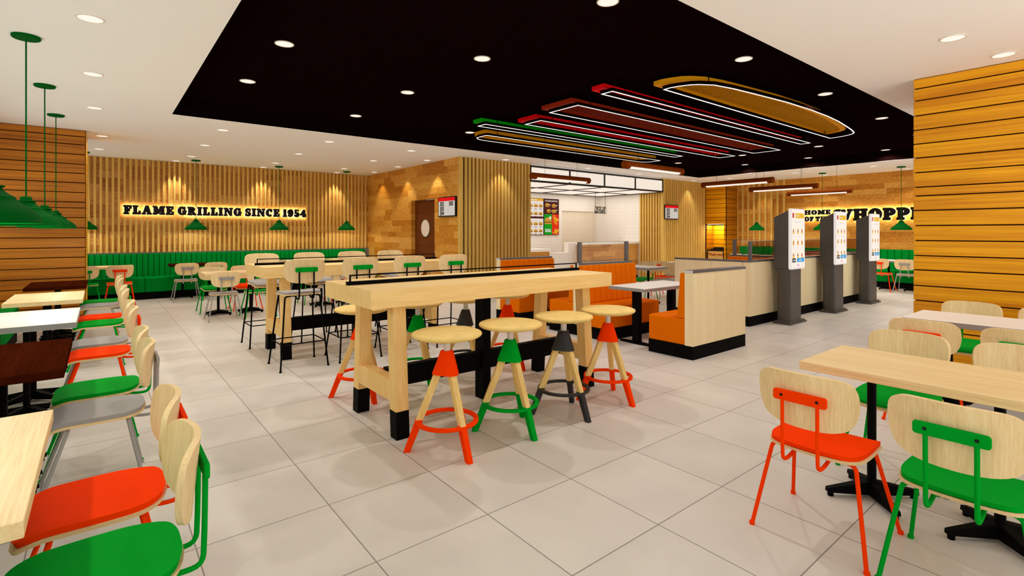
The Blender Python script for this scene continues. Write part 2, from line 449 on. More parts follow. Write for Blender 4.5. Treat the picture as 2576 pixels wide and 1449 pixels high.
# kitchen alcove
b = MB(); b.box(7.6, 11.49, 11.75, 11.85, 0, ZC); b.box(11.49, 13.14, 11.75, 11.85, 2.12, ZC); b.box(13.14, 13.24, 11.75, 11.85, 0, ZC); struct(b.build('wall_kitchen_back', M['wtile']))
b = MB(); b.box(11.40, 13.2, 11.80, 11.83, 0, 2.2); struct(b.build('wall_kitchen_inner', M['btile']))
b = MB(); b.box(7.6, 7.7, 9.35, 11.85, 0, ZC); struct(b.build('wall_kitchen_side', M['wtile_y']))
b = MB(); b.box(13.22, 13.3, 10.04, 11.85, 0, ZC); struct(b.build('wall_kitchen_right', M['wtile_y']))
b = MB(); b.box(13.24, 15.75, 9.25, 9.33, .0, ZC); b.box(13.26, 13.34, 9.33, 10.04, 0, ZC); struct(b.build('wall_pickup', M['oak_x']))
b = MB()
y = 9.29
b.box(13.195, 13.31, 9.17, 9.26, 0, ZC)
while y < 10.0:
    b.box(13.2, 13.26, y, y+.05, 0, ZC); y += .0985
x = 13.36
while x < 15.62:
    b.box(x, x+.053, 9.19, 9.25, 0.15, ZC); x += .0985
struct(b.build('trim_5', M['slat'], bevel=.002, seg=1))
b = MB(); b.box(13.2, 15.63, 9.17, 9.25, 0, .15); struct(b.build('baseboard_pickup', M['gtile']))
# right end wall with the second slogan
b = MB(); b.box(16.4, 16.5, -1.6, 9.4, 0, ZC); struct(b.build('wall_right', M['oak_y']))
b = MB()
y = 7.0
while y < 8.48:
    b.box(16.345, 16.4, y, y+.055, .985, ZC); y += .185
struct(b.build('trim_6', M['slat'], bevel=.002, seg=1))
# shiplap helper: boards with dark grooves on a box face
BANDS = [0.0,.115,.268,.420,.572,.72,.877,1.041,1.192,1.35,1.507,1.665,1.818,1.91,2.064,2.217,2.364,2.511,2.662,2.819,2.945,3.05]
def boards(axis, fixed, lo, hi, d, zs=BANDS, zmin=0., zmax=ZC):
    m = MB()
    for za, zb in zip(zs[:-1], zs[1:]):
        a, c = max(za+.006, zmin), min(zb-.006, zmax)
        if c-a < .02: continue
        if axis == 'x': m.box(lo, hi, min(fixed, fixed+d), max(fixed, fixed+d), a, c)
        else: m.box(min(fixed, fixed+d), max(fixed, fixed+d), lo, hi, a, c)
    return m
# left pillar
b = MB(); b.box(-1.5, -.19, 10.596, 11.55, 0, ZC); pl = struct(b.build('wall_pillar_left', M['groove']))
boards('x', 10.58, -1.5, -.178, .018).build('shiplap_front', M['ship_x'], pl, bevel=.004, seg=1)
boards('y', -.176, 10.58, 11.55, -.018).build('shiplap_side', M['ship_y'], pl, bevel=.004, seg=1)
b = MB(); b.box(-1.6, -1.5, -1.6, 14.15, 0, .98); b.box(-1.6, -1.5, -1.6, 14.15, 2.2, ZC)  # unseen wall; window openings added to let world light reach the ceiling
for y in (-1.6, .9, 3.4, 5.9, 8.4, 10.9, 13.4): b.box(-1.6, -1.5, y, y+.08, .98, 2.2)
struct(b.build('wall_left', M['wall_plain']))
# right pillar
b = MB(); b.box(6.713, 8.4, -1.6, 1.545, 0, ZC); pr = struct(b.build('wall_pillar_right', M['groove']))
boards('y', 6.697, -1.6, 1.56, .018).build('shiplap_front', M['ship_y'], pr, bevel=.004, seg=1)
boards('x', 1.56, 6.70, 8.4, -.018).build('shiplap_side', M['ship_x'], pr, bevel=.004, seg=1)
# far corner column with the lit bin niche
b = MB()
b.box(15.656, 16.4, 8.506, 8.57, 0, ZC); b.box(15.656, 16.4, 8.57, 9.25, 1.71, ZC); b.box(16.1, 16.4, 8.57, 9.25, 0, 1.71); b.box(15.656, 16.1, 9.2, 9.25, 0, 1.71)
pc = struct(b.build('wall_corner_column', M['groove']))
boards('y', 15.64, 8.49, 8.57, .018).build('shiplap_edge', M['ship_y'], pc)
boards('y', 15.64, 8.57, 9.21, .018, zmin=1.70).build('shiplap_upper', M['ship_y'], pc)
boards('x', 8.49, 15.64, 16.4, .018).build('shiplap_side', M['ship_x'], pc)
boards('y', 16.1, 8.57, 9.2, -.015, zmax=1.69).build('niche_back', M['ship_y'], pc)
boards('x', 9.2, 15.66, 16.09, -.015, zmax=1.69).build('niche_side', M['ship_x'], pc)
nl = MB().box(15.68, 15.72, 8.59, 9.17, 1.692, 1.705).build('niche_light', M['nichelight'], pc)
# ------------------------------------------------------------------ chairs
HALF = [(0,.25),(.11,.248),(.168,.239),(.2,.212),(.209,.165),(.206,.112),(.193,.064),(.163,.026),(.10,.005),(0,0)]
BACK_OUT = closed_spline(HALF[:-1]+[(0,0)]+[(-a,b) for a,b in HALF[1:-1]][::-1], 3)
SEAT_OUT = closed_spline([(.198,0),(.198,.10),(.192,.16),(.165,.188),(.08,.199),(-.06,.204),(-.15,.192),(-.21,.15),(-.234,.08),(-.238,0),(-.234,-.08),(-.21,-.15),(-.15,-.192),(-.06,-.204),(.08,-.199),(.165,-.188),(.192,-.16),(.198,-.10)], 3)
def back_fn(z0, tilt=.10, curve=1.35):
    def f(a, q):
        xx = -.268-(q-.13)*tilt+curve*a*a
        nx = Vector((1., -2*curve*a, tilt)).normalized()
        return (xx, a, z0+q), nx
    return f
def seat_fn(z0):
    def f(a, q):
        z = z0-.007*(1-(q/.2)**2)*1.0
        s = 0.
        if a > .09: z -= 2.6*(a-.09)**2; s = 5.2*(a-.09)
        if a < -.14: z += 1.6*(a+.14)**2; s = 3.2*(a+.14)
        return (a, q, z), Vector((s, -.014*q/.04*.2, 1)).normalized()
    return f
def rbox_yz(m, y0, y1, z0, z1, x0, x1, r):
    old = m.m; m.m = Matrix(((0,0,1,0),(1,0,0,0),(0,1,0,0),(0,0,0,1))); m.prism(rrect(y0,y1,z0,z1,r), x0, x1); m.m = old
def make_chair(name, label, cat, seatmat, framemat, brmat, group, dz=0., bar=False):
    t = thing(name, label, cat, group=group)
    MB().slab(SEAT_OUT, seat_fn(.425+dz), .014).build('seat_shell', M['seatwood'], t, smooth=True)
    MB().slab([(a*.97-.002, q*.97) for a,q in SEAT_OUT], seat_fn(.443+dz), .021).build('seat_cushion', seatmat, t, smooth=True)
    MB().slab(BACK_OUT, back_fn(.55+dz), .019).build('backrest', M['chairwood'], t, smooth=True)
    m = MB(); rbox_yz(m, -.113, .113, .668+dz, .717+dz, -.302, -.287, .012); br = m.build('back_bracket', brmat, t, bevel=.003)
    for s in (-1, 1):
        m = MB(); m.m = Matrix.Translation((-.303, s*.075, .693+dz)) @ Matrix.Rotation(PI/2, 4, 'Y'); m.lathe([(.0065,-.002),(.0065,.002)], 10); m.build('screw', M['sblack'], br)
    for s in (-1, 1):
        p = bend([(-.294, s*.074, .672+dz), (-.292, s*.074, .50+dz), (-.288, s*.074, .388+dz), (-.215, s*.074, .386+dz), (-.13, s*.074, .412+dz)], .04)
        MB().tube(p, .0085).build('back_support', framemat, t, smooth=True)
    for sx in (-1, 1):
        xt = -.15 if sx < 0 else .10
        fx = -.235 if sx < 0 else .232
        MB().tube([(xt, -.15, .412+dz), (xt, .15, .412+dz)], .008).build('cross_rail', framemat, t, smooth=True)
        for sy in (-1, 1):
            fy = sy*.243
            p = bend([(xt, sy*.12, .412+dz), (xt-.004, sy*.178, .408+dz), (fx, fy, .0)], .03)
            m = MB().tube(p, .0092)
            m.lathe([(.0125,0),(.0125,.014),(.0105,.016)], 10, fx, fy)
            m.build('leg', framemat, t, smooth=True)
    if bar:
        k = .27
        q = (.412+dz-k)/(.408+dz); c = []
        for sx, sy in ((-1,-1),(1,-1),(1,1),(-1,1)):
            xt = -.154 if sx < 0 else .096; fx = -.235 if sx < 0 else .232
            c.append((xt+(fx-xt)*q, sy*(.178+(.243-.178)*q), k))
        for i in range(4):
            MB().tube([c[i], c[(i+1) % 4]], .0065).build('foot_rail', framemat, t, smooth=True)
    return t
PROTO = {}
used = set()
def chair(kind, x, y, face, label, group):
    rz = {'+x': 0, '+y': PI/2, '-x': PI, '-y': -PI/2}[face]
    if kind not in used:
        used.add(kind)
        if kind == 'bar':
            t = make_chair('bar_chair', label, 'bar chair', M['grey'], M['black'], M['green'], group, .355, True)
        else:
            t = make_chair('dining_chair', label, 'chair', M[kind], M[kind], M[kind], group)
        PROTO[kind] = t; t.location = (x, y, 0); t.rotation_euler = (0,0,rz); return t
    return dup(PROTO[kind], (x, y, 0), rz, label, group)

# ------------------------------------------------------------------ pedestal tables
def make_table(label, loc, long_axis, topmat, group, edgemat=None, L=1.0, W=.625):
    t = thing('pedestal_table', label, 'table', loc, 0, group)
    hx, hy = (L/2, W/2) if long_axis == 'x' else (W/2, L/2)
    top = MB(); top.k = 0; top.box(-hx, hx, -hy, hy, .697, .74)
    o = top.build('tabletop', [topmat] if not edgemat else [topmat, edgemat], t, bevel=.002, seg=1)
    if edgemat:
        for p in o.data.polygons: p.material_index = 0 if abs(p.normal.z) > .5 else 1
    for s in (-1, 1):
        px, py = (s*.255, 0) if long_axis == 'x' else (0, s*.255)
        m = MB(); m.tube([(px,py,.04),(px,py,.697)], .0215, 16); m.box(px-.14, px+.14, py-.1, py+.1, .688, .697)
        m.build('column', M['black'], t)
        m = MB()
        for a in (.75, PI-.75, PI+.75, -.75):
            m.m = Matrix.Translation((px, py, 0)) @ Matrix.Rotation(a, 4, 'Z')
            m.hexa([(0,-.03,.02),(.235,-.016,.022),(.235,.016,.022),(0,.03,.02)], [(0,-.024,.095),(.235,-.013,.044),(.235,.013,.044),(0,.024,.095)])
            m.lathe([(.015,0),(.015,.022)], 10, .215, 0); m.m = None
        m.build('foot_base', M['black'], t)
    return t
G_L = 'dining chairs along the left row of tables'
ln = ['nearest', 'second', 'third', 'fourth', 'farthest']
LT = [2.21+1.752*k for k in range(5)]
ltop = [('tabwood','light wood'), ('brown','dark brown'), ('white','white'), ('tabwood','light wood'), ('brown','dark brown')]
LXC = -.447
for k in range(5):
    lab = ['light wood table nearest the camera at the left edge of the photo', 'dark brown table behind the nearest light wood table on the left', 'white topped table in the middle of the left row by the green bench',
           'light wood table behind the white table in the left row', 'dark brown table farthest back in the left row, before the boarded pillar'][k]
    make_table(lab, (LXC, LT[k], 0), 'y', M[ltop[k][0]], 'tables in the left row', M['whiteedge'] if k == 2 else None, L=1.0, W=.605)
lc = [('green','orange'), ('grey','green'), ('orange','grey'), ('green','orange'), ('grey','green')]
for k in range(5):
    for j in (0, 1):
        kd = lc[k][j]
        w = ['light wood table', 'first dark brown table', 'white table', 'second light wood table', 'last dark brown table'][k]
        cn = {'green':'green', 'orange':'orange red', 'grey':'grey'}[kd]
        chair(kd, -.035, LT[k]-.262+.524*j, '-x', f"{cn} seated chair at the {'near' if j == 0 else 'far'} half of the left row's {w}", G_L)
# right foreground
make_table('light wood table in the right foreground between the orange and green chairs', (3.27, .69, 0), 'y', M['tabwood'], 'tables at the right', None)
make_table('white table in front of the boarded pillar at the right', (5.46, .775, 0), 'y', M['white'], 'tables at the right', M['whiteedge'])
G_R = 'dining chairs around the tables at the right'
chair('orange', 2.742, .985, '+x', 'orange red chair seen from behind, left one in the right foreground', G_R)
chair('green', 2.742, .460, '+x', 'green chair seen from behind at the lower right corner of the photo', G_R)
chair('green', 3.79, .965, '-x', 'green seated chair facing the camera across the right foreground table, left one', G_R)
chair('grey', 3.79, .44, '-x', 'grey seated chair facing the camera across the right foreground table, right one', G_R)
chair('orange', 4.93, 1.037, '+x', 'chair with orange red bracket seen from behind at the white table by the boarded pillar', G_R)
chair('green', 4.93, .513, '+x', 'chair with green bracket seen from behind at the white table, right edge of the photo', G_R)
chair('green', 5.98, 1.02, '-x', 'green seated chair facing the camera beyond the white table by the boarded pillar', G_R)
chair('grey', 5.98, .50, '-x', 'pale wooden backrest cut by the right edge of the photo, before the boarded pillar', G_R)
# tables along the slogan wall bench (far left)
FX = [.03, 1.655, 3.41, 5.11]
G_T = 'tables along the far green wall bench'; G_C = 'chairs at the far green wall bench'
flab = ['light wood table at the green bench half hidden behind the left pillar', 'dark brown table at the green bench under the GRILLING lamp', 'white table at the green bench behind the far bar table', 'light wood table at the right end of the green bench']
for x, mt, lab in zip(FX, ('tabwood_x','brown','white','tabwood_x'), flab):
    make_table(lab, (x, 13.26, 0), 'x', M[mt], G_T, M['whiteedge'] if mt == 'white' else None)
fch = [('green','orange'), ('grey','green'), ('green','grey'), ('orange','green')]
for i, (x, (a, c)) in enumerate(zip(FX, fch)):
    w = ['half hidden table beside the left pillar', 'dark brown table at the green bench', 'white table at the green bench', 'last table at the green bench'][i]
    cn = {'green':'green', 'orange':'orange red', 'grey':'grey'}
    chair(a, x-.262, 12.66, '+y', f'{cn[a]} chair on the left before the {w}', G_C)
    chair(c, x+.262, 12.66, '+y', f'{cn[c]} chair on the right before the {w}', G_C)
# second row of tables
RX = [1.85, 3.62, 5.0]
G2T = 'tables of the middle row'; G2C = 'chairs of the middle row tables'
for x, mt, lab in zip(RX[:2], ('tabwood_x','tabwood_x'), ('light wood table in the middle row left of the far bar table', 'light wood table in the middle row behind the far bar table')):
    make_table(lab, (x, 10.13, 0), 'x', M[mt], G2T)
for x, w, cs in ((1.85, 'left middle row table', ('grey','green','green','orange')), (3.62, 'table behind the far bar table', ('grey','green','green','orange'))):
    cn = {'green':'green', 'orange':'orange red', 'grey':'grey'}
    chair(cs[0], x-.27, 9.57, '+y', f'{cn[cs[0]]} chair on the near left side of the {w}', G2C)
    chair(cs[1], x+.255, 9.57, '+y', f'{cn[cs[1]]} chair on the near right side of the {w}', G2C)
    chair(cs[2], x-.25, 10.63, '-y', f'{cn[cs[2]]} chair on the far left side of the {w}', G2C)
    chair(cs[3], x+.275, 10.63, '-y', f'{cn[cs[3]]} chair on the far right side of the {w}', G2C)
# small tables between booths and pick-up wall
make_table('white table right of the orange booths before the slatted pick-up wall', (8.58, 6.56, 0), 'y', M['white'], 'tables before the pick-up wall', M['whiteedge'])
make_table('white table partly hidden behind the long booth partition', (10.46, 6.56, 0), 'y', M['white'], 'tables before the pick-up wall', M['whiteedge'])
G3 = 'chairs before the pick-up wall'
chair('green', 9.03, 6.80, '-x', 'green chair facing the camera behind the white table right of the orange booths', G3)
chair('grey', 9.03, 6.27, '-x', 'grey chair facing the camera beside the long booth partition', G3)
chair('orange', 9.94, 6.82, '+x', 'orange red chair seen from behind beyond the white table near the partition', G3)
chair('green', 9.94, 6.30, '+x', 'green chair behind the grey chair and the long booth partition', G3)
# right end wall
G4 = 'chairs at the right end wall bench'
for y, w in ((3.82, 'nearest table at the right end wall'), (5.59, 'middle table at the right end wall'), (7.37, 'last table at the right end wall')):
    make_table(f'white topped {w} with the green bench', (15.36, y, 0), 'y', M['white'], 'tables at the right end wall', M['whiteedge'])
    n = y == 3.82
    chair('orange', 14.83, y+.262, '+x', f'orange red chair before the {w}', G4)
    chair('grey', 14.83, y-.262, '+x', f'grey chair before the {w}', G4)

# ------------------------------------------------------------------ bar tables
def high_table(label, y0, group):
    t = thing('bar_table', label, 'bar table', (2.58, y0, 0), 0, group)
    MB().box(-1.195, 1.21, -.44, .44, .928, 1.053).build('tabletop', M['hitop'], t, bevel=.002, seg=1)
    for sx, xc in ((-1, -.94), (1, .967)):
        for s in (-1, 1):
            yb = s*.345; yt = s*.285
            def P(z, w): 
                q = z/.93; yc = yb+(yt-yb)*q
                return [(xc-w, yc-w, z), (xc+w, yc-w, z), (xc+w, yc+w, z), (xc-w, yc+w, z)]
            l = MB().hexa(P(.19, .049), P(.928, .049)).build('leg', M['hileg'], t, bevel=.002, seg=1)
            MB().hexa(P(0, .049), P(.19, .0492)).build('foot', M['black'], l)
        MB().box(xc-.046, xc+.046, -.28, .28, .245, .39).build('cross_beam', M['hileg'], t, bevel=.002, seg=1)
    MB().box(-.894, .921, -.03, .03, .255, .41).build('long_beam', M['black'], t)
    MB().box(-.02, .06, -.06, .06, 0, .928).build('centre_post', M['black'], t)
    r = MB().box(-1.19, 1.205, -.02, .02, 1.053, 1.079).build('power_rail', M['black'], t)
    m = MB(); m.box(-1.17, 1.185, -.006, .006, 1.118, 1.128)
    m.box(-1.17, -1.16, -.006, .006, 1.079, 1.118); m.box(1.175, 1.185, -.006, .006, 1.079, 1.118); m.build('guard_rail', M['black'], r)
    return t
high_table('light wood bar table in the centre foreground with black power rail', 3.64, 'bar tables')
high_table('light wood bar table farther back, lined with tall black chairs', 6.47, 'bar tables')
place = ['leftmost', 'second from left', 'third from left', 'rightmost']
for i in range(4):
    chair('bar', 1.675+.612*i, 5.79, '+y', f'tall black bar chair, {place[i]} on the near side of the far bar table', 'bar chairs at the far bar table')
for i in range(4):
    chair('bar', 1.675+.612*i, 7.16, '-y', f'tall black bar chair, {place[i]} behind the far bar table', 'bar chairs at the far bar table')
# ------------------------------------------------------------------ stools
def make_stool(mat, label, group):
    t = thing('tripod_stool', label, 'stool', group=group)
    MB().lathe([(.0,.738),(.14,.737),(.19,.741),(.216,.749),(.229,.758),(.233,.766),(.228,.775),(.212,.781),(.13,.783),(.0,.781)], 40, cap=False).build('seat', M['stoolwood'], t, smooth='all')
    MB().lathe([(.023,.60),(.023,.74)], 18).build('stem', M['whitestem'], t, smooth=True)
    n = 36; vs = []
    def prof(z):
        q = (z-.505)/(.65-.505); R = .088+(.043-.088)*q
        out = []
        for i in range(n):
            a = 2*PI*i/n-PI/2; tri = 1+.13*math.cos(3*(a+PI/2))*(1-q*.7); out.append((R*tri*math.cos(a), R*tri*math.sin(a), z))
        return out
    m = MB(); zs = [.505,.51,.58,.64,.65,.655]; rings = [prof(min(z,.65)) for z in zs]
    rings[-1] = [(x*.9, y*.9, .656) for x,y,z in rings[-1]]
    vs = [p for r in rings for p in r]; fs = []
    for k in range(len(rings)-1):
        for i in range(n):
            j = (i+1) % n; fs.append((k*n+i, k*n+j, (k+1)*n+j, (k+1)*n+i))
    fs += [tuple(range(n-1,-1,-1)), tuple((len(rings)-1)*n+i for i in range(n))]
    m.add(vs, fs); m.build('hub', mat, t, smooth=True)
    for a in (-PI/2, PI/6, PI*5/6):
        ca, sa = math.cos(a), math.sin(a)
        def sec(z, w, d):
            q = z/.52; r = .262+(.055-.262)*q
            return [(ca*(r+dx)-sa*dy, sa*(r+dx)+ca*dy, z) for dx, dy in ((-d,-w),(d,-w),(d,w),(-d,w))]
        l = MB().hexa(sec(.205,.02,.024), sec(.52,.022,.026)).build('leg', M['stoolleg'], t, bevel=.006, seg=2)
        MB().hexa(sec(0,.018,.021), sec(.208,.0205,.0245)).build('leg_tip', mat, l, bevel=.002, seg=1)
    c = [(math.cos(2*PI*i/48), math.sin(2*PI*i/48)) for i in range(48)]
    MB().ring([(x*.208, y*.208) for x,y in c], [(x*.178, y*.178) for x,y in c], .187, .207).build('foot_ring', mat, t, bevel=.002, seg=1)
    return t
SP = {}
def stool(kind, x, y, label):
    nm = {'orange':'orange','green':'green','charcoal':'charcoal'}[kind]
    if kind not in SP:
        SP[kind] = make_stool(M[nm], label, 'tripod stools at the near bar table'); SP[kind].location = (x, y, 0); return
    dup(SP[kind], (x, y, 0), 0, label)
stool('orange', 1.79, 2.915, 'orange red tripod stool nearest the camera in front of the near bar table')
stool('green', 2.337, 2.925, 'green tripod stool in front of the near bar table, right of the nearest orange one')
stool('charcoal', 2.88, 2.925, 'charcoal grey tripod stool in front of the near bar table beside the green one')
stool('orange', 3.42, 2.93, 'orange red tripod stool at the right end in front of the near bar table')
stool('orange', 1.79, 4.33, 'orange red tripod stool behind the left legs of the near bar table')
stool('green', 2.337, 4.33, 'green tripod stool on the far side of the near bar table')
stool('charcoal', 2.88, 4.33, 'charcoal tripod stool on the far side of the near bar table')
stool('orange', 3.42, 4.33, 'orange red tripod stool on the far side of the near bar table, before the booths')

# ------------------------------------------------------------------ booths
def bench_side(t, x0, x1, yp, s, mat=None):
    """seat and channelled back on one side of a panel face at y=yp, facing direction s (+1/-1)"""
    ya, yb = sorted((yp, yp+s*.49))
    MB().box(x0, x1, ya, yb, .152, .45).build('seat', M['ovinyl'], t, bevel=.016, seg=3)
    n = 10; w = (x1-x0)/n; m = MB()
    for i in range(n):
        a, c = x0+i*w+.0012, x0+(i+1)*w-.0012
        p = [(yp, .452), (yp+s*.105, .452), (yp+s*.062, .972), (yp, .972)]
        vs = [(a, q, z) for q, z in p]+[(c, q, z) for q, z in p]
        m.add(vs, [(0,1,2,3),(7,6,5,4),(0,4,5,1),(1,5,6,2),(2,6,7,3),(3,7,4,0)])
    m.build('backrest', M['ovinyl'], t, bevel=.013, seg=3)
def booth(label, x0, x1, yc, sides, group, screen=False, rz=0., loc=None):
    t = thing('booth_bench', label, 'booth bench', loc or ((x0+x1)/2, yc, 0), rz, group)
    h = (x1-x0)/2; p = .052
    yl = -p-(.49 if -1 in sides else 0); yh = p+(.49 if 1 in sides else 0)
    MB().box(-h, h, yl, yh, 0, .152).build('plinth', M['kick'], t)
    MB().box(-h, h, -p, p, .152, .976).build('panel', M['boothwood'], t)
    c = MB().box(-h-(.004 if rz == 0 else 0), h+.004, -p-.004, p+.004, .976, 1.003).build('cap', [M['capgrey'], M['capend']], t)
    for q in c.data.polygons: q.material_index = 1 if q.normal.x < -.5 and rz == 0 else 0
    for s in sides: bench_side(t, -h, h, s*p, s)
    if screen:
        for sx in (-1, 1):
            MB().box(sx*(h-.075)-.028, sx*(h-.075)+.028, -.02, .02, 1.003, 1.297).build('screen_post', M['capgrey'], t)
        MB().box(-h+.10, h-.10, -.005, .005, 1.03, 1.292).build('glass_screen', M['glass'], t)
        m = MB(); m.box(-h+.10, h-.10, -.008, .008, 1.022, 1.031); m.box(-h+.10, h-.10, -.008, .008, 1.290, 1.296); m.build('screen_rail', M['capgrey'], t)
    return t
booth('orange booth bench nearest the camera with pale wood back panel', 5.17, 6.36, 3.252, (1,), 'orange booths')
booth('double sided orange booth bench with a glass screen on top', 5.18, 6.36, 5.02, (-1, 1), 'orange booths', True)
booth('orange booth bench farthest back beside the slatted wall', 5.16, 6.33, 6.785, (-1,), 'orange booths')
def booth_table(label, x, y, rz, L=1.18, W=.575):
    t = thing('booth_table', label, 'table', (x, y, 0), rz, 'booth tables')
    o = MB().box(-L/2, L/2, -W/2, W/2, .697, .74).build('tabletop', [M['white'], M['whiteedge']], t, bevel=.002, seg=1)
    for p in o.data.polygons: p.material_index = 0 if abs(p.normal.z) > .5 else 1
    for s in (-1, 1):
        c = s*(L/2-.21)
        MB().box(c-.035, c+.035, -.05, .05, .02, .697).build('post', M['black'], t)
        m = MB(); m.prism([(c-.032,-.24),(c-.015,-.265),(c+.015,-.265),(c+.032,-.24),(c+.05,0),(c+.032,.24),(c+.015,.265),(c-.015,.265),(c-.032,.24),(c-.05,0)], .004, .022); m.build('foot_bar', M['black'], t)
    return t
booth_table('white booth table between the nearest orange benches', 5.775, 4.14, 0)
booth_table('white booth table between the two farther orange benches', 5.765, 5.90, 0)
# island of booths behind the kiosks
t = thing('booth_partition', 'long pale wood partition behind the kiosks with glass screen on top', 'partition', (7.68, 3.80, 0))
m = MB(); m.box(0, 5.6, 0, .105, .152, .976); m.build('panel', M['boothwood'], t)
m = MB(); m.box(0, 5.6, 0, .105, 0, .152); m.build('plinth', M['kick'], t)
m = MB(); m.box(-.004, 5.604, -.004, .107, .976, 1.003); m.build('cap', M['capgrey'], t)
for xx in (.13, 1.9, 3.7, 5.5): MB().box(xx-.028, xx+.028, .035, .075, 1.003, 1.297).build('screen_post', M['capgrey'], t)
MB().box(.158, 5.472, .05, .06, 1.03, 1.292).build('glass_screen', M['glass_tint'], t)
m = MB(); m.box(.158, 5.472, .047, .063, 1.022, 1.031); m.box(.158, 5.472, .047, .063, 1.29, 1.296); m.build('screen_rail', M['capgrey'], t)
def booth_y(label, x, sides, screen):
    return booth(label, -.592, .592, 0, sides, 'island booth benches', screen, PI/2, (x, 4.505, 0))
booth_y('orange bench against the left end of the long partition', 7.7325, (-1,), False)
booth_y('double orange bench with glass screen behind the nearest kiosk', 9.56, (-1, 1), True)
booth_y('double orange bench with glass screen behind the middle kiosk', 11.41, (-1, 1), True)
booth_y('orange bench at the right end of the long partition', 13.1, (1,), False)
for x, w in ((8.69, 'nearest'), (10.48, 'middle'), (12.26, 'farthest')):
    booth_table(f'white table inside the long partition behind the {w} kiosk', x, 4.51, PI/2, 1.1, .55)

# ------------------------------------------------------------------ green wall benches
def wall_bench(name, label, loc, rz, L, pitch=.1017, mod=1.25, off=0., H=.985, depth=.58):
    t = thing(name, label, 'bench', loc, rz, 'green wall benches')
    MB().box(0, L, -depth+.02, 0, 0, .152).build('plinth', M['kick'], t)
    x = off
    edges = [0]
    while x < L-.05:
        if x > .05: edges.append(x)
        x += mod
    edges.append(L)
    for a, c in zip(edges[:-1], edges[1:]):
        MB().box(a+.003, c-.003, -depth, -.09, .152, .455).build('seat', M['dgreen'], t, bevel=.014, seg=2)
    m = MB(); m.box(0, L, -.03, 0, .30, H-.02); m.build('back_board', M['gseam'], t)
    m = MB(); n = max(1, int(round(L/pitch))); w = L/n
    for i in range(n): m.box(i*w+.004, (i+1)*w-.004, -.10, -.03, .44, H)
    m.build('backrest', M['dgreen'], t, bevel=.009, seg=2)
    return t
wall_bench('wall_bench', 'long green channelled bench under the slogan wall at the far left', (-.3, 13.985, 0), 0, 6.13, off=1.042, H=.962)
wall_bench('wall_bench', 'green channelled bench under the big slogan on the right end wall', (16.395, 8.4, 0), -PI/2, 5.6, off=.6, H=.975, pitch=.155)
wall_bench('wall_bench', 'green bench at the left edge of the photo behind the row of tables', (-1.42, -1.0, 0), PI/2, 10.38, H=.975)
# ------------------------------------------------------------------ lights
def lamp(name, kind, loc, power, color, parent=None, **kw):
    l = bpy.data.lights.new(name, kind); l.energy = power; l.color = color
    for k, v in kw.items(): setattr(l, k, v)
    o = bpy.data.objects.new(name, l); COL.objects.link(o); o.location = loc
    if parent: o.parent = parent
    return o
WARM = (1., .93, .85)
lamp('niche_lamp', 'AREA', (15.86, 8.88, 1.685), 9., (1, .88, .66), nl, shape='RECTANGLE', size=.3, size_y=.5)
# pendants over the tables
def make_pendant(label, group):
    t = thing('pendant_lamp', label, 'pendant lamp', group=group)
    z0 = 1.488
    out = [(.222,0),(.225,.004),(.219,.012),(.212,.035),(.196,.062),(.168,.088),(.132,.112),(.112,.13),(.108,.146),(.098,.152),(.078,.165),(.058,.185),(.054,.20),(.066,.202),(.066,.208),(.04,.212),(.036,.236),(.03,.242),(.012,.244)]
    inn = [(max(.002, r-.004), z-.003) for r, z in out[2:16]]
    prof = [(r, z+z0) for r, z in out[::-1]]+[(r, max(z, 0)+z0) for r, z in inn]
    MB().lathe(prof, 36, cap=False).build('lamp_shade', M['lampgreen'], t, smooth=True)
    MB().tube([(0,0,z0+.24), (0,0,ZC-.02)], .0055).build('rod', M['lampgreen'], t, smooth=True)
    c = MB().lathe([(.0,-.024),(.085,-.024),(.092,-.018),(.092,0),(0,0)], 28, cap=False).build('canopy', M['lampgreen'], t, smooth=True)
    c.location = (0,0,ZC)
    MB().lathe([(.002,.0),(.02,.006),(.028,.022),(.026,.04),(.014,.06),(.013,.085),(.002,.087)], 16).build('bulb', M['lens'], t, smooth=True).location = (0,0,z0+.055)
    lamp('pendant_light', 'POINT', (0,0,z0+.045), PEND_W, WARM, t, shadow_soft_size=.02)
    return t
PEND_W = 9.
pend = None
def pendant(x, y, label, group):
    global pend
    if pend is None:
        pend = make_pendant(label, group); pend.location = (x, y, 0); return
    dup(pend, (x, y, 0), 0, label, group)
for y, w in ((3.97, 'nearest green pendant lamp at the left edge, only half in the photo'), (5.783, 'second green pendant lamp of the left row, over the white table'), (7.59, 'third green pendant lamp of the left row'), (9.40, 'fourth green pendant lamp of the left row, closest to the boarded pillar')):
    pendant(-.477, y, w, 'pendants over the left row of tables')
pendant(-.477, 2.16, 'green pendant lamp over the light wood table nearest the camera', 'pendants over the left row of tables')
for x, w in ((-.26, 'green pendant lamp half hidden by the left pillar before the slogan wall'), (1.668, 'green pendant lamp before the word GRILLING'), (3.418, 'green pendant lamp before the year 1954 on the slogan wall'), (5.107, 'green pendant lamp near the corner of the slogan wall')):
    pendant(x, 13.38, w, 'pendants before the slogan wall')
for y, w in ((7.38, 'green pendant lamp before the slats of the right end wall'), (5.59, 'green pendant lamp before the words OF THE on the right end wall'), (3.82, 'green pendant lamp next to the right pillar before the right end wall')):
    pendant(15.36, y, w, 'pendants before the right end wall')
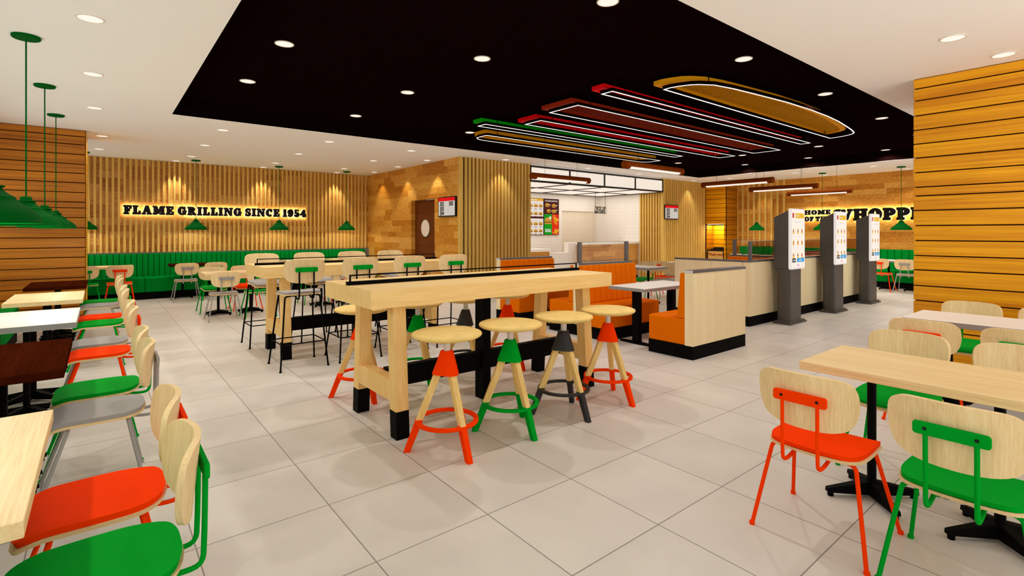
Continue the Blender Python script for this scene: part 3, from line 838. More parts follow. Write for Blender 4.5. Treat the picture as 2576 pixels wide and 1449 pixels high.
# recessed downlights
DL = None
def make_downlight(label, group):
    t = thing('downlight', label, 'ceiling light', group=group)
    c = [(math.cos(2*PI*i/32), math.sin(2*PI*i/32)) for i in range(32)]
    MB().ring([(x*.088, y*.088) for x,y in c], [(x*.078, y*.078) for x,y in c], -.006, 0).build('trim_ring', M['ring'], t)
    MB().lathe([(.0,-.004),(.079,-.004),(.079,0),(0,0)], 32, cap=False).build('lens', M['lens'], t)
    return t
def downlight(x, y, z, label, group, kind):
    global DL
    if DL is None: DL = make_downlight(label, group); DL.location = (x, y, z); o = DL
    else: o = dup(DL, (x, y, z), 0, label, group)
    DLS.append((o, x, y, z, kind))
DLS = []
TG = 'downlights in the black ceiling tray'
for x, y, w in ((1.393,5.265,'left edge, nearer one'),(1.391,6.85,'left edge, farther one'),(3.138,2.69,'near edge at the top of the photo'),(3.138,4.406,'second column from the left, second from the front'),(3.134,6.085,'second column from the left, third from the front'),(3.132,7.821,'far edge, left one'),
                (5.291,7.82,'far edge beside the bottom bun panel'),(5.3,2.684,'near edge above the top bun panel'),(7.484,2.687,'near edge, second right of the top bun tip'),(9.784,2.691,'near edge, third along toward the right pillar'),
                (11.95,2.70,'near edge, last before the right pillar'),(11.95,4.418,'behind the bun panel, nearer right end'),(11.92,6.07,'right of the red panel end'),(11.947,7.827,'far edge, right one'),(13.64,3.68,'right edge, nearest the pillar'),(13.615,5.271,'right edge, middle one'),(13.643,6.876,'right edge, farthest one')):
    downlight(x, y, ZT, f'round downlight in the black ceiling tray, {w}', TG, 'tray')
CG = 'downlights in the pale ceiling'
for x, y, w in ((-.06,4.998,'left strip above the pendants, nearest one'),(-.06,6.741,'left strip, second from the front'),(-.06,8.561,'left strip, third from the front'),(.02,10.99,'beside the top of the left pillar'),(-.02,12.737,'far left behind the pillar'),
                (1.508,9.16,'first column past the tray, near row'),(1.508,10.966,'first column past the tray, middle row'),(1.508,12.752,'first column past the tray, far row'),
                (3.18,9.144,'second column past the tray, near row'),(3.188,10.977,'second column past the tray, middle row'),(3.191,12.769,'second column past the tray, far row'),
                (4.80,9.152,'third column past the tray, near row'),(4.804,10.96,'third column past the tray, middle row'),(4.82,12.802,'third column past the tray, far row'),
                (14.75,7.92,'right side strip, farthest one'),(14.76,6.05,'right side strip, middle one'),(14.73,4.233,'right side strip, nearest one'),(5.508,1.019,'upper right corner, left one of two'),(6.386,.826,'upper right corner, right one of two by the pillar')):
    downlight(x, y, ZC, f'round downlight in the pale ceiling, {w}', CG, 'corner' if y < 1.1 else 'room')
for x, y, w in ((1.332,13.80,'left one washing the slogan wall'),(3.157,13.80,'middle one washing the slogan wall'),(5.0,13.80,'right one washing the slogan wall')):
    downlight(x, y, ZC, f'round wall washer in the pale ceiling, {w}', CG, 'wash+y')
for x, y, w in ((5.716,10.145,'before the order board on the oak wall'),(5.716,11.6,'above the doorway in the oak wall'),(5.74,13.05,'in the corner of the slogan wall')):
    downlight(x, y, ZC, f'round wall washer in the pale ceiling, {w}', CG, 'wash+x')
for x, y, w in ((7.03,8.97,'before the left slatted kitchen wall'),(9.595,8.87,'before the lit canopy, left one'),(11.67,8.87,'before the lit canopy, right one'),(14.55,8.99,'before the slatted pick-up wall')):
    downlight(x, y, ZC, f'round wall washer in the pale ceiling, {w}', CG, 'wash+y')
for x, y, w in ((16.06,3.87,'nearest the right pillar'),(16.0,5.78,'above the words HOME OF THE'),(16.0,7.6,'above the slats')):
    downlight(x, y, ZC, f'round wall washer before the right end wall, {w}', CG, 'wash+x')
P_ROOM, P_TRAY, P_WASH = 40., 52., 26.
def spotlamp(o, x, y, z, power, size, blend, aim=(0,0,-1), r=.04):
    l = lamp('downlight_beam', 'SPOT', (0,0,-.02), power, WARM, o, spot_size=math.radians(size), spot_blend=blend, shadow_soft_size=r)
    l.rotation_euler = Vector(aim).to_track_quat('-Z', 'Y').to_euler()
for o, x, y, z, kind in DLS:
    if kind == 'room': spotlamp(o, x, y, z, P_ROOM*(.45 if y > 9 else .5 if x < 0 else 1.), 150, .8)
    elif kind == 'tray': spotlamp(o, x, y, z, P_TRAY, 150, .8)
    elif kind == 'wash+y': spotlamp(o, x, y, z, P_WASH*(1.5 if y > 12 else .8), 66 if y > 12 else 76, .4, r=.03)
    elif kind == 'wash+x': spotlamp(o, x, y, z, P_WASH*(.45 if x > 10 else .9), 78, .45, r=.03)
    elif kind == 'corner': spotlamp(o, x, y, z, 14., 44, .6)
# tube pendants
TUBE = None
def make_tube(label):
    t = thing('tube_lamp', label, 'pendant lamp', group='rusty brown tube lamps')
    L = .645; r = .05
    def arc(a0, a1, n, R): return [(R*math.cos(a0+(a1-a0)*k/n), R*math.sin(a0+(a1-a0)*k/n)) for k in range(n+1)]
    m = MB()
    m.m = Matrix(((0,0,1,0),(1,0,0,0),(0,1,0,0),(0,0,0,1)))
    full = [(r*math.cos(2*PI*k/32), r*math.sin(2*PI*k/32)) for k in range(32)]
    m.prism(full, -L, -L+.09); m.prism(full, L-.09, L)
    cut = math.radians(28)
    m.prism(arc(-cut, PI+cut, 22, r), -L+.09, L-.09)
    m.build('tube_body', M['rust'], t, smooth=True)
    m = MB(); m.m = Matrix(((0,0,1,0),(1,0,0,0),(0,1,0,0),(0,0,0,1)))
    m.prism(arc(PI+cut, 2*PI-cut, 16, r*.97), -L+.09, L-.09); m.build('diffuser', M['tubelight'], t, smooth=True)
    for s in (-1, 1): MB().tube([(s*.36,0,r-.004), (s*.36,0,ZT-2.305)], .0022, 6).build('wire', M['black'], t)
    lamp('tube_light', 'SPOT', (0,0,-r-.01), 14., (1,.93,.84), t, spot_size=math.radians(165), spot_blend=.6, shadow_soft_size=0.)
    return t
for x, y, rz, w in ((5.80,5.94,0,'rusty brown tube lamp over the farther orange booth, before the lit canopy'),(5.87,4.21,0,'rusty brown tube lamp over the near orange booth'),
                  (8.70,4.545,PI/2,'rusty brown tube lamp over the partition, nearest of three'),(10.43,4.51,PI/2,'rusty brown tube lamp over the partition, middle of three'),(12.22,4.525,PI/2,'rusty brown tube lamp over the partition, farthest of three')):
    if TUBE is None: TUBE = make_tube(w); TUBE.location = (x, y, 2.305); TUBE.rotation_euler = (0,0,rz)
    else: dup(TUBE, (x, y, 2.305), rz, w)

# ------------------------------------------------------------------ burger shaped ceiling panels
def inset(poly, d):
    """inward offset of a closed counter-clockwise polygon"""
    n = len(poly); out = []
    ar = sum(poly[i][0]*poly[(i+1)%n][1]-poly[(i+1)%n][0]*poly[i][1] for i in range(n))
    sg = 1 if ar > 0 else -1
    for i in range(n):
        p0, p1, p2 = [Vector(poly[(i+k-1) % n]) for k in range(3)]
        e1 = (p1-p0).normalized(); e2 = (p2-p1).normalized()
        n1 = Vector((-e1.y, e1.x))*sg; n2 = Vector((-e2.y, e2.x))*sg
        b = (n1+n2); b = b/ max(.35, b.length_squared)*2
        out.append(tuple(p1+b*d))
    return out
ZB = 3.17; ZL = 3.095
def ceiling_panel(name, label, poly, ledpoly, mat, fr):
    t = thing(name, label, 'ceiling panel', (0,0,0), 0, 'burger layer panels under the black tray')
    inner = inset(poly, fr)
    MB().ring(poly, inner, ZB, ZB+.05).build('panel_frame', mat, t)
    # slatted infill clipped to the inner outline
    xs = [p[0] for p in inner]; m = MB(); x = min(xs)+.012
    def span(x):
        ys = []
        n = len(inner)
        for i in range(n):
            a, b2 = inner[i], inner[(i+1) % n]
            if (a[0]-x)*(b2[0]-x) < 0: ys.append(a[1]+(b2[1]-a[1])*(x-a[0])/(b2[0]-a[0]))
        return (min(ys), max(ys)) if len(ys) >= 2 else None
    while x < max(xs)-.012:
        s = span(x)
        if s and s[1]-s[0] > .01: m.box(x, x+.02, s[0], s[1], ZB+.03, ZB+.0325)
        x += .05
    m.build('slat_infill', mat, t)
    cpoly = ledpoly; li = inset(cpoly, .03)
    MB().ring(cpoly, li, ZL+.004, ZL+.042).build('led_channel', M['tray'], t)
    m = MB(); m.ring(inset(cpoly, .006), inset(cpoly, .023), ZL, ZL+.004); m.build('led_strip', M['led'], t)
    n = len(poly); m = MB()
    xa, xb = min(p[0] for p in cpoly)+.25, max(p[0] for p in cpoly)-.25
    yc = sum(p[1] for p in li)/len(li)
    for xx in (xa, xb):
        ys = sorted([p[1] for p in cpoly])
        for yy in span_poly(cpoly, xx): m.box(xx-.004, xx+.004, yy-.004, yy+.004, ZL+.042, ZT)
    m.build('hanger', M['black'], t)
    return t
def span_poly(poly, x):
    ys = []
    for i in range(len(poly)):
        a, b2 = poly[i], poly[(i+1) % len(poly)]
        if (a[0]-x)*(b2[0]-x) < 0: ys.append(a[1]+(b2[1]-a[1])*(x-a[0])/(b2[0]-a[0]))
    return (min(ys)+.015, max(ys)-.015)
def rect(x0, x1, y0, y1): return [(x0,y0),(x1,y0),(x1,y1),(x0,y1)]
bun_led = [(5.10,3.55)]+[(5.09,3.44),(5.115,3.345),(5.167,3.227),(5.237,3.154),(5.395,3.061),(5.70,3.00),(6.098,2.955),(6.827,2.885),(7.5,2.862),(8.09,2.868),(8.6,2.90),(9.127,2.96),(9.5,3.01),(9.79,3.065),(9.92,3.13),(9.99,3.22),(10.05,3.36),(10.08,3.55)]
bun_body = [(x*1.0-.0+(.005 if x < 7 else -.04), y+.125) for x, y in bun_led]
ceiling_panel('bun_panel', 'large yellow domed panel with white light outline, first of the burger layers', bun_body, bun_led, M['bun'], .075)
ceiling_panel('red_panel', 'narrow red panel with light outline, beside the domed yellow panel', rect(4.70,10.26,4.09,4.285), rect(4.685,10.32,3.945,4.135), M['ketchup'], .05)
ceiling_panel('brown_panel', 'wide brown slatted panel with light outline, third of the burger layers', rect(4.862,10.69,4.79,5.385), rect(4.852,10.735,4.665,5.23), M['patty'], .07)
ceiling_panel('red_panel', 'narrow red panel with light outline, between the brown and green panels', rect(5.12,10.80,5.80,6.225), rect(5.09,10.80,5.65,6.035), M['ketchup'], .07)
ceiling_panel('green_panel', 'narrow green panel with light outline, next to the last yellow panel', rect(4.625,9.90,6.52,6.74), rect(4.60,9.93,6.38,6.60), M['lettuce'], .05)
def botbun(x0, x1, y0, y1):
    r = (y1-y0)*.62
    return [(x0+.02,y0),(x1-.02,y0),(x1,y0+.05)]+[(x1-r+r*math.cos(a), y1-r*.75+r*.75*math.sin(a)) for a in [k*PI/2/8 for k in range(1,9)]]+[(x0+r-r*math.sin(a), y1-r*.75+r*.75*math.cos(a)) for a in [k*PI/2/8 for k in range(0,8)]]+[(x0,y0+.05)]
ceiling_panel('bun_panel', 'yellow rounded panel with light outline, last of the burger layers toward the kitchen', botbun(5.20,10.14,7.22,7.70), botbun(5.14,10.16,7.10,7.56), M['bun'], .07)

# ------------------------------------------------------------------ kiosks
def make_kiosk(label):
    t = thing('ordering_kiosk', label, 'kiosk', group='ordering kiosks in the aisle')
    MB().box(-.30, .30, -.01, .26, 0, .028).build('base_plate', M['kiosk'], t, bevel=.004)
    MB().box(-.27, .27, .01, .24, .028, .05).build('base_step', M['kiosk'], t, bevel=.004)
    MB().prism(rrect(-.225, .225, .03, .24, .06, 6), .05, .87).build('column', M['kiosk'], t, smooth=True)
    m = MB()
    y0, y1 = .045, .27; w = .235
    m.add([(-w,y0,.865),(w,y0,.865),(w,y1,.868),(-w,y1,.868),(-w,y0,1.778),(w,y0,1.778),(w,y1,1.672),(-w,y1,1.672)], [(3,2,1,0),(4,5,6,7),(0,1,5,4),(1,2,6,5),(2,3,7,6),(3,0,4,7)])
    m.build('cabinet', M['kiosk'], t, bevel=.006)
    F = Matrix(((1,0,0,0),(0,0,-1,0),(0,1,0,0),(0,0,0,1)))   # (u, v, w) -> x=u, z=v, y=-w
    m = MB(); m.m = F; m.prism(rrect(-.25, .25, .857, 1.803, .03, 5), -.042, 0); s = m.build('screen_bezel', M['kioskwhite'], t, bevel=.004)
    m = MB(); m.m = F
    def q(k, u0, u1, v0, v1, d=.0015): m.k = k; m.box(u0, u1, v0, v1, 0, d)
    q(0, -.232, .232, .885, 1.785, .001)
    q(1, -.10, .215, 1.655, 1.735); q(7, -.07, .03, 1.685, 1.702, .002); q(3, -.21, -.15, 1.66, 1.735, .0015)
    q(6, -.12, .13, 1.592, 1.598)
    for r, v in enumerate((1.45, 1.27, 1.07)):
        for c, u in enumerate((-.17, -.01, .14)):
            m.k = 1; m.box(u-.026, u+.022, v-.04, v-.008, 0, .0015)
            m.k = 3; m.box(u-.022, u+.018, v-.008, v+.012, 0, .0016)
            m.k = 8 if c < 2 else 3; m.box(u-.018, u+.014, v+.012, v+.022, 0, .0015)
            m.k = 1; m.box(u-.02, u+.016, v+.022, v+.04, 0, .0015)
            m.k = 6; m.box(u-.03, u+.03, v-.085, v-.08, 0, .0012)
    q(4, -.215, -.09, .965, 1.03); q(7, -.19, -.11, .99, 1.005, .002); q(2, -.045, .215, .965, 1.03); q(7, .03, .12, 1.0, 1.012, .002); q(7, .015, .135, .98, .99, .002)
    q(5, -.03, .03, .905, .93)
    m.build('touch_screen', [M['kscreen'], M['kyellow'], M['kblue'], M['kred'], M['kdark'], M['kpink'], M['kgrey'], M['m_white'], M['m_lett']], s)
    return t
kk = make_kiosk('grey ordering kiosk with lit white screen, nearest of the three'); kk.location = (8.56, 3.46, 0)
dup(kk, (10.375, 3.46, 0), 0, 'grey ordering kiosk with lit white screen, middle of the three')
dup(kk, (12.20, 3.46, 0), 0, 'grey ordering kiosk with lit white screen, farthest of the three')

# ------------------------------------------------------------------ kitchen front
t = thing('lit_canopy', 'black framed canopy of lit panels over the kitchen counter', 'canopy', (7.9, 9.15, 2.63))
W, D, H = 5.3, 2.56, .392
f = .045; m = MB()
for z in (0, H-f): m.box(0, W, 0, f, z, z+f)
for k in range(5):
    x = k*(W-f)/4; m.box(x, x+f, 0, f, f, H-f)
for y in (D/2-f/2, D-f): m.box(0, W, y, y+f, 0, f)
for k in range(5):
    x = k*(W-f)/4; m.box(x, x+f, f, D-f, 0, f)
m.build('frame', M['frame'], t)
for k in range(4):
    a = k*(W-f)/4+f; c = (k+1)*(W-f)/4
    MB().box(a, c, .02, .03, f, H-f).build('front_panel', M['panel_light'], t)
    MB().box(a, c, f, D/2-f/2, .018, .028).build('lower_panel', M['panel_light'], t)
    MB().box(a, c, D/2+f/2, D-f, .018, .028).build('lower_panel', M['panel_light'], t)
lamp('canopy_light', 'AREA', (W/2, D/2, -.03), 34., (1, .95, .88), t, shape='RECTANGLE', size=W*.9, size_y=D*.85)
# menu boards
def burger(m, u, v, s, layers=(5,3,4,6,5)):
    """small stacked burger picture of width 2s at (u,v)"""
    def ell(k, v0, v1, w, dome=False, d=.003):
        m.k = k; n = 10
        if dome: poly = [(u+w*math.cos(PI*i/n), v0+(v1-v0)*math.sin(PI*i/n)) for i in range(n+1)]
        else: poly = [(u-w,v0),(u+w,v0),(u+w*1.03,(v0+v1)/2),(u+w,v1),(u-w,v1),(u-w*1.03,(v0+v1)/2)]
        m.prism(poly, 0, d)
    ell(5, v-.62*s, v-.38*s, s*.9, d=.003); ell(6, v-.38*s, v-.16*s, s*.98, d=.0032); ell(10, v-.18*s, v-.08*s, s*1.0, d=.0034)
    ell(9, v-.08*s, v+.06*s, s*.95, d=.003); ell(8, v+.02*s, v+.16*s, s*1.05, d=.0034); ell(5, v+.12*s, v+.72*s, s*.95, True, .0036)
MENU = ['m_cream','m_yellow','m_brown','m_green','m_red','m_bun','m_patty','m_white','m_lett','m_tom','m_cheese','kgrey']
def menu_board(label, x, z):
    t = thing('menu_board', label, 'menu screen', (x, 11.75, z), 0, 'menu screens in the kitchen'); return t
FX2 = Matrix(((1,0,0,0),(0,0,-1,-.04),(0,1,0,0),(0,0,0,1)))
t = menu_board('menu screen with burger pictures on cream beside the slatted wall', 10.34, 1.912)
MB().box(-.325, .325, -.039, 0, -.562, .562).build('housing', M['sblack'], t, bevel=.004)
m = MB(); m.m = FX2
def q(k, u0, u1, v0, v1, d=.001): m.k = k; m.box(u0, u1, v0, v1, 0, d)
q(0, -.31, .31, -.55, .55); q(1, -.31, .31, .48, .55, .002); q(2, -.31, .31, -.06, .0, .002); q(7, -.2, .05, .505, .525, .003)
for v in (.33, .09, -.22, -.44):
    for u in (-.2, 0., .2): burger(m, u, v, .075); m.k = 2; m.box(u-.05, u+.05, v-.095, v-.085, 0, .002); m.box(u-.04, u+.03, v-.112, v-.104, 0, .002)
m.build('screen', [M[k] for k in MENU], t)
t = menu_board('menu screen with brown, green and red fields in the kitchen', 10.997, 1.912)
MB().box(-.325, .325, -.039, 0, -.562, .562).build('housing', M['sblack'], t, bevel=.004)
m = MB(); m.m = FX2
q(2, -.31, .31, .08, .55); q(3, -.31, .02, -.55, .08); q(4, .02, .31, -.55, .08)
burger(m, -.18, .36, .085); burger(m, .10, .345, .085); burger(m, -.12, .18, .08); burger(m, .11, .17, .085)
for u, v in ((-.07,.38),(.22,.37),(.02,.2),(.22,.22)):
    for k in range(3): m.k = 7; m.box(u-.03, u+.04-.015*k, v-.018*k, v-.018*k+.007, 0, .002)
burger(m, -.145, -.13, .15)
m.k = 7; m.prism([(-.06+.045*math.cos(a*PI/10), -.03+.045*math.sin(a*PI/10)) for a in range(20)], 0, .005)
random.seed(3)
for i in range(7):      # onion rings
    cu, cv = .11+.15*random.random(), -.22+.27*random.random()
    o = [(cu+.045*math.cos(a*PI/8), cv+.045*math.sin(a*PI/8)) for a in range(16)]; n2 = [(cu+.026*math.cos(a*PI/8), cv+.026*math.sin(a*PI/8)) for a in range(16)]
    m.k = 10; m.ring(o, n2, 0, .0025+.0003*i)
for i in range(14):     # chips
    cu, cv, a = .05+.23*random.random(), -.53+.14*random.random(), random.random()*3
    dx, dy = .05*math.cos(a), .05*math.sin(a); px, py = -.012*math.sin(a), .012*math.cos(a)
    m.k = 10 if i % 2 else 5; m.prism([(cu-dx-px,cv-dy-py),(cu+dx-px,cv+dy-py),(cu+dx+px,cv+dy+py),(cu-dx+px,cv-dy+py)], 0, .0025+.0003*i)
sc = m.build('screen', [M[k] for k in MENU], t)
def tx(body, u, v, size, mat, off=.0, sx=1.): return text_mesh(body, size, 'lettering', M[mat], t, face_mtx((u, -.0435, v), (1,0,0), (0,0,1)), off, .0008, 'CENTER', sx)
tx('THE ULTIMATE SELECTION', -.01, .49, .052, 'm_white', .0012, .85)
tx('Plant-based', -.155, -.395, .062, 'm_white', .0015, .8); tx('WHOPPER', -.15, -.455, .062, 'm_white', .0025, .85)
# counters
t = thing('service_counter', 'oak fronted service counter with white top under the lit canopy', 'counter', (10.86, 10.05, 0))
MB().box(0, 2.34, .03, .6, .08, 1.07).build('front', M['oak_x'], t)
MB().box(0, 2.34, .05, .6, 0, .08).build('plinth', M['kick'], t)
MB().box(-.02, 2.345, 0, .62, 1.07, 1.134).build('worktop', M['white'], t, bevel=.004)
MB().box(-.34, -.0, .44, .62, 0, 1.13).build('end_block', M['white'], t, bevel=.004)
MB().box(-.85, -.34, .44, .62, 0, .852).build('low_block', M['white'], t, bevel=.004)
t = thing('back_counter', 'white counter with oak front panel at the left end of the kitchen', 'counter', (9.0, 11.0, 0))
MB().box(0, 1.32, .02, .6, 0, .945).build('body', M['white'], t, bevel=.004)
MB().box(0, 1.245, 0, .02, .1, .865).build('front_panel', M['oak_x'], t)
# hanging sign
t = thing('hanging_sign', 'small black cut-out sign hanging on chains over the counter', 'sign', (11.847, 10.45, 2.0))
m = MB(); w = .262
m.box(-w, w, -.004, .004, 0, .012); m.box(-w, w, -.004, .004, .195, .207); m.box(-w, -w+.008, -.004, .004, .012, .195); m.box(w-.008, w, -.004, .004, .012, .195)
m.box(-w, w, -.003, .003, .098, .106)
for k in range(9): m.box(-w+.02+k*.02, -w+.03+k*.02, -.003, .003, .012, .09)
m.build('sign_frame', M['frame'], t)
text_mesh('PICK UP', .125, 'lettering', M['frame'], t, face_mtx((0, -.005, .148), (1,0,0), (0,0,1)), .004, .003, 'CENTER', 1.0)
text_mesh('HERE', .125, 'lettering', M['frame'], t, face_mtx((.08, -.005, .053), (1,0,0), (0,0,1)), .004, .003, 'CENTER', .95)
for s in (-1, 1):
    m = MB()
    for k in range(15):
        z = .21+k*.029
        m.m = Matrix.Translation((s*.225, 0, z+.014)) @ Matrix.Rotation(PI/2*(k % 2), 4, 'Z')
        m.tube([(-.005,0,-.016),(-.005,0,.016)], .0028, 5); m.tube([(.005,0,-.016),(.005,0,.016)], .0028, 5)
    m.m = None; m.tube([(s*.225,0,.20),(s*.225,0,.632)], .002, 5); m.build('chain', M['frame'], t)
# order boards
def order_board(label, origin, right):
    t = thing('order_board', label, 'screen', origin, 0, 'order number screens')
    r = Vector(right); n = r.cross(Vector((0,0,1)))
    mm = Matrix(((r.x,0,n.x,0),(r.y,0,n.y,0),(0,1,0,0),(0,0,0,1)))
    def bx(name, mat, u0, u1, v0, v1, d0, d1):
        m = MB(); m.m = mm; m.box(u0, u1, v0, v1, d0, d1); return m.build(name, mat, t)
    bx('housing', M['sblack'], -.36, .36, -.22, .22, 0, .045)
    bx('screen', M['sboard'], -.335, .335, -.195, .125, .045, .047)
    bx('header', M['sred'], -.335, .335, .125, .20, .045, .047)
    for s, u, v in (('302', -.19, .06), ('303', -.19, -.045), ('304', -.19, -.145), ('305', .19, .06)):
        p = Vector(r)*u+n*.049+Vector((0,0,v))
        text_mesh(s, .125, 'order_number', M['sblack'], t, face_mtx(p, r, (0,0,1)), .005, .0008, 'CENTER', .92)
    return t
order_board('order number screen on the oak wall beside the doorway', (5.98, 9.684, 1.995), (0,-1,0))
order_board('order number screen on the slatted wall right of the lit canopy', (13.62, 9.19, 2.045), (1,0,0))
# bin station in the niche
t = thing('bin_station', 'dark bin station with a tan front panel in the lit corner niche', 'bin', (15.66, 8.885, 0))
MB().box(.01, .40, -.305, .285, 0, .85).build('body', M['sblack'], t)
MB().box(.06, .38, -.29, .10, .85, .94).build('tray_top', M['sblack'], t)
MB().box(.03, .06, -.29, .17, .85, .885).build('tray_step', M['sblack'], t)
MB().box(0, .012, -.265, .25, .06, .81).build('front_panel', M['tan'], t)
text_mesh('Thank you!', .125, 'lettering', M['rustred'], t, face_mtx((-.002, -.01, .705), (0,-1,0), (0,0,1)), .003, .001, 'CENTER', .9)
m = MB(); m.m = Matrix(((0,0,-1,-.001),(-1,0,0,-.01),(0,1,0,.40),(0,0,0,1)))
m.ring([(.17*math.cos(a*PI/24), .17*math.sin(a*PI/24)) for a in range(48)], [(.14*math.cos(a*PI/24), .14*math.sin(a*PI/24)) for a in range(48)], 0, .002)
m.prism([(.12*math.cos(a*PI/16), .12*math.sin(a*PI/16)) for a in range(32)], 0, .0015); m.build('round_print', M['rustred'], t)

# ------------------------------------------------------------------ slogan letters
# strokes in a unit-high box: R rect, L thick line, A arc
EB = .058       # extra boldness
def arcs(cx, cy, rx, ry, a0, a1, w, w2=None, n=22):
    w2 = w if w2 is None else w2; o = []; i = []
    rx += EB; ry += EB; w += 1.7*EB; w2 += 1.7*EB
    for k in range(n+1):
        a = math.radians(a0+(a1-a0)*k/n); ww = abs(math.cos(a))*w+abs(math.sin(a))*w2
        o.append((cx+rx*math.cos(a), cy+ry*math.sin(a))); i.append((cx+(rx-ww)*math.cos(a), cy+(ry-ww)*math.sin(a)))
    return o+i[::-1]
def R(x0, x1, y0, y1, r=.05):
    x0 -= EB; x1 += EB; y0 -= EB; y1 += EB; return rrect(x0, x1, y0, y1, min(r+.03, (x1-x0)/2.01, (y1-y0)/2.01), 3)
def Lp(x0, y0, x1, y1, w0, w1=None):
    w1 = (w1 or w0)+2*EB; w0 += 2*EB; return [(x0-w0/2,y0),(x0+w0/2,y0),(x1+w1/2,y1),(x1-w1/2,y1)]
G = {}
G['F'] = (.80, [R(.10,.42,0,1), R(0,.54,0,.14), R(0,.80,.84,1), R(.60,.80,.64,1,.06), R(.3,.58,.42,.56), R(.5,.62,.34,.64)])
G['L'] = (.82, [R(.10,.42,0,1), R(0,.54,.86,1), R(0,.82,0,.16), R(.62,.82,0,.38,.06)])
G['A'] = (1.06, [Lp(.20,.06,.50,1,.17,.2), Lp(.82,.06,.56,1,.34,.3), R(0,.40,0,.14), R(.56,1.06,0,.14), R(.28,.8,.28,.42,.01), R(.40,.70,.86,1)])
G['M'] = (1.34, [R(.12,.32,0,1,.02), R(.90,1.24,0,1,.03), R(0,.44,0,.14), R(.78,1.34,0,.14), R(.0,.40,.86,1), R(.96,1.34,.86,1), Lp(.60,.05,.30,1,.22,.36), Lp(.60,.05,.92,1,.18,.24)])
G['E'] = (.84, [R(.10,.42,0,1), R(0,.84,0,.15), R(0,.80,.85,1), R(.62,.80,.66,1,.06), R(.64,.84,0,.36,.06), R(.3,.56,.43,.57), R(.5,.62,.34,.66)])
G['G'] = (1.0, [arcs(.47,.5,.47,.51,40,360,.32,.15), R(.54,1.0,.36,.52), R(.68,.92,.05,.52,.05), R(.70,.86,.62,.98,.06)])
G['R'] = (1.02, [R(.10,.42,0,1), R(0,.52,0,.14), R(0,.5,.86,1), arcs(.46,.73,.40,.27,-90,90,.28,.14), R(.3,.5,.86,1,.01), R(.3,.5,.46,.60,.01), Lp(.82,.02,.58,.5,.32,.28), R(.66,1.02,0,.14)])
G['I'] = (.54, [R(.11,.43,0,1), R(0,.54,0,.14), R(0,.54,.86,1)])
G['N'] = (1.12, [R(.12,.30,0,1,.02), R(.82,1.0,0,1,.02), R(0,.42,0,.14), R(.0,.40,.86,1), R(.70,1.12,.86,1), Lp(.90,0,.28,1,.26,.38)])
G['S'] = (.76, [arcs(.38,.73,.36,.28,30,250,.24,.15), arcs(.40,.28,.36,.29,-160,90,.26,.15), Lp(.52,.34,.28,.64,.36,.36), R(.58,.70,.64,.98), R(.04,.17,.02,.38)])
G['C'] = (.92, [arcs(.48,.5,.48,.51,42,318,.32,.15), R(.68,.84,.62,.98,.06)])
G['1'] = (.56, [R(.14,.46,0,1), R(.02,.56,0,.14), Lp(.10,.70,.3,.98,.16,.2)])
G['9'] = (.82, [arcs(.40,.66,.40,.35,0,360,.28,.13), arcs(.36,.5,.44,.5,-110,40,.30,.15), R(.06,.26,.06,.28,.08)])
G['5'] = (.76, [arcs(.38,.32,.38,.33,-160,140,.30,.14), R(.10,.66,.82,1), R(.10,.25,.44,1,.02), R(.03,.22,.06,.3,.08)])
G['4'] = (.88, [R(.46,.76,0,1,.02), R(.36,.86,0,.13), R(0,.88,.24,.40,.02), Lp(.10,.30,.56,1,.18,.24)])
G['H'] = (1.14, [R(.10,.42,0,1), R(.72,1.04,0,1), R(0,.52,0,.14), R(.62,1.14,0,.14), R(0,.52,.86,1), R(.62,1.14,.86,1), R(.3,.84,.42,.58,.01)])
G['O'] = (1.04, [arcs(.52,.5,.52,.51,0,360,.34,.14)])
G['T'] = (.94, [R(.31,.63,0,1), R(.19,.75,0,.14), R(0,.94,.85,1), R(0,.18,.62,1,.06), R(.76,.94,.62,1,.06)])
G['W'] = (1.55, [Lp(.42,0,.22,1,.26,.34), Lp(.42,0,.74,.86,.2,.2), Lp(1.06,0,.80,.86,.26,.3), Lp(1.06,0,1.36,.9,.18,.18), arcs(.30,.84,.36,.17,20,200,.17,.15), R(-.06,.16,.64,.84,.09), R(1.16,1.55,.86,1), R(.64,.92,.82,.96)])
G['P'] = (.94, [R(.10,.42,0,1), R(0,.54,0,.14), R(0,.5,.86,1), arcs(.48,.69,.46,.31,-90,90,.30,.15), R(.3,.5,.86,1,.01), R(.3,.5,.38,.53,.01)])
def letters(txt, H, origin, right, width, parent, depth=.03, gap=.035, space=.34, halo=True):
    r = Vector(right); n = r.cross(Vector((0,0,1)))
    adv = sum((space if c == ' ' else G[c][0]+2*EB+gap) for c in txt)-gap
    k = width/adv; u = 0.
    for c in txt:
        if c == ' ': u += space*k; continue
        wd, shapes = G[c]
        m = MB()
        for i, s in enumerate(shapes):
            m.m = Matrix(((r.x,0,n.x,origin[0]),(r.y,0,n.y,origin[1]),(0,1,0,origin[2]),(0,0,0,1)))
            m.prism([(u+(a+EB)*k, (bb+EB)*H/(1+2*EB)) for a, bb in s], 0, depth-.0004*i)
        lt = m.build('letter', M['letter'], parent)
        if halo:
            h = MB(); h.m = Matrix(((r.x,0,n.x,origin[0]),(r.y,0,n.y,origin[1]),(0,1,0,origin[2]),(0,0,0,1)))
            [h.prism([(u+(a+EB)*k, (bb+EB)*H/(1+2*EB)) for a, bb in q], -.006-.0003*i, -.002) for i, q in enumerate(shapes)]; h.build('halo_strip', M['halo'], lt)
        u += (wd+2*EB+gap)*k
t = thing('slogan_sign', 'black letters FLAME GRILLING SINCE 1954 with glowing backing on the slatted wall', 'sign', (0,0,0))
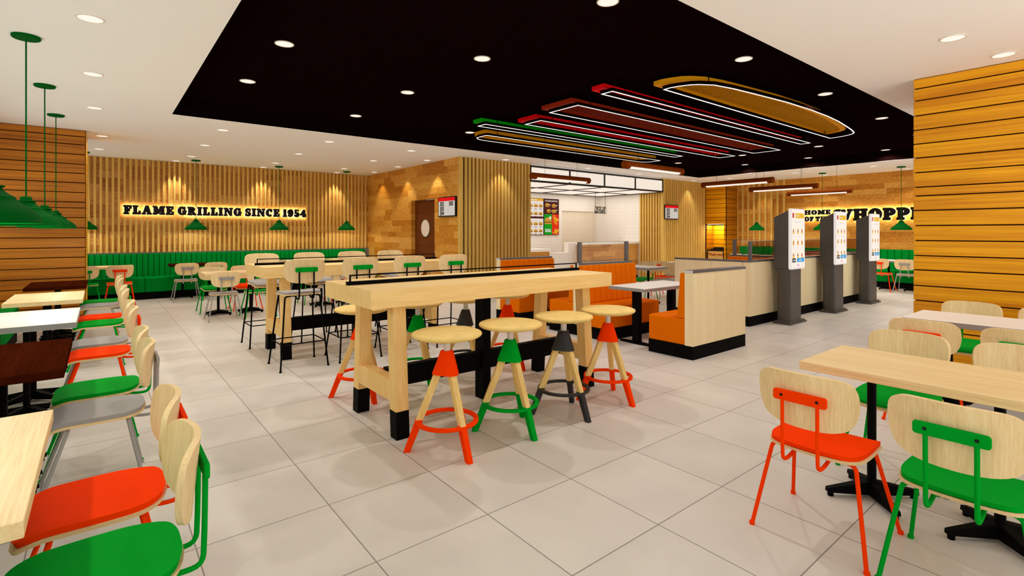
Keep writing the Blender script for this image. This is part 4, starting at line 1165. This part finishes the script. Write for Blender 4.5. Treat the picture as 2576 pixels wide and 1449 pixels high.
letters('FLAME GRILLING SINCE 1954', .205, (.385, 13.985, 1.823), (1,0,0), 3.858, t, space=.36)
t = thing('slogan_sign', 'black letters HOME OF THE WHOPPER with glowing backing on the right end wall', 'sign', (0,0,0))
letters('HOME', .142, (16.335, 6.42, 1.942), (0,-1,0), .70, t)
letters('OF THE', .142, (16.335, 6.42, 1.750), (0,-1,0), .70, t)
letters('WHOPPER', .335, (16.335, 5.63, 1.752), (0,-1,0), 2.36, t, gap=.03)

# ------------------------------------------------------------------ camera, world, view
cd = bpy.data.cameras.new('camera'); cam = bpy.data.objects.new('camera', cd); COL.objects.link(cam)
cd.sensor_width = 36.; cd.sensor_fit = 'HORIZONTAL'; cd.lens = 18.; cd.shift_y = -(724.5-583.5)/2576; cd.clip_start = .05
cam.location = (0, 0, 1.44); cam.rotation_euler = (PI/2, 0, -.677)
S.camera = cam
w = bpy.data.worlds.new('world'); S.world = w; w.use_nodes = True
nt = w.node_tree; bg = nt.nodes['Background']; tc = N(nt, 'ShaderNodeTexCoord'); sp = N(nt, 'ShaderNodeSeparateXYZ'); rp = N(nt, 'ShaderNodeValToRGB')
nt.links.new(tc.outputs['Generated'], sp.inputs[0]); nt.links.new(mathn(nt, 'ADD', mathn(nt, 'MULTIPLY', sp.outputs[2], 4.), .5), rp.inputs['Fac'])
rp.color_ramp.elements[0].color = (1., .95, .87, 1)      # added upward fill from below the horizon, lifts the ceilings
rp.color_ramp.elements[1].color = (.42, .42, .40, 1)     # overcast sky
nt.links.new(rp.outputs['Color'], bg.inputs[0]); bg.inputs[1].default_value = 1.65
vs = S.view_settings
S.display_settings.display_device = 'sRGB'
vs.view_transform = 'Standard'; vs.look = 'None'; vs.gamma = 1.; vs.exposure = .5; vs.use_curve_mapping = False
S.cycles.max_bounces = 8; S.cycles.diffuse_bounces = 6; S.cycles.glossy_bounces = 3; S.cycles.transparent_max_bounces = 8
S.cycles.sample_clamp_indirect = 6.; S.cycles.caustics_reflective = False; S.cycles.caustics_refractive = False
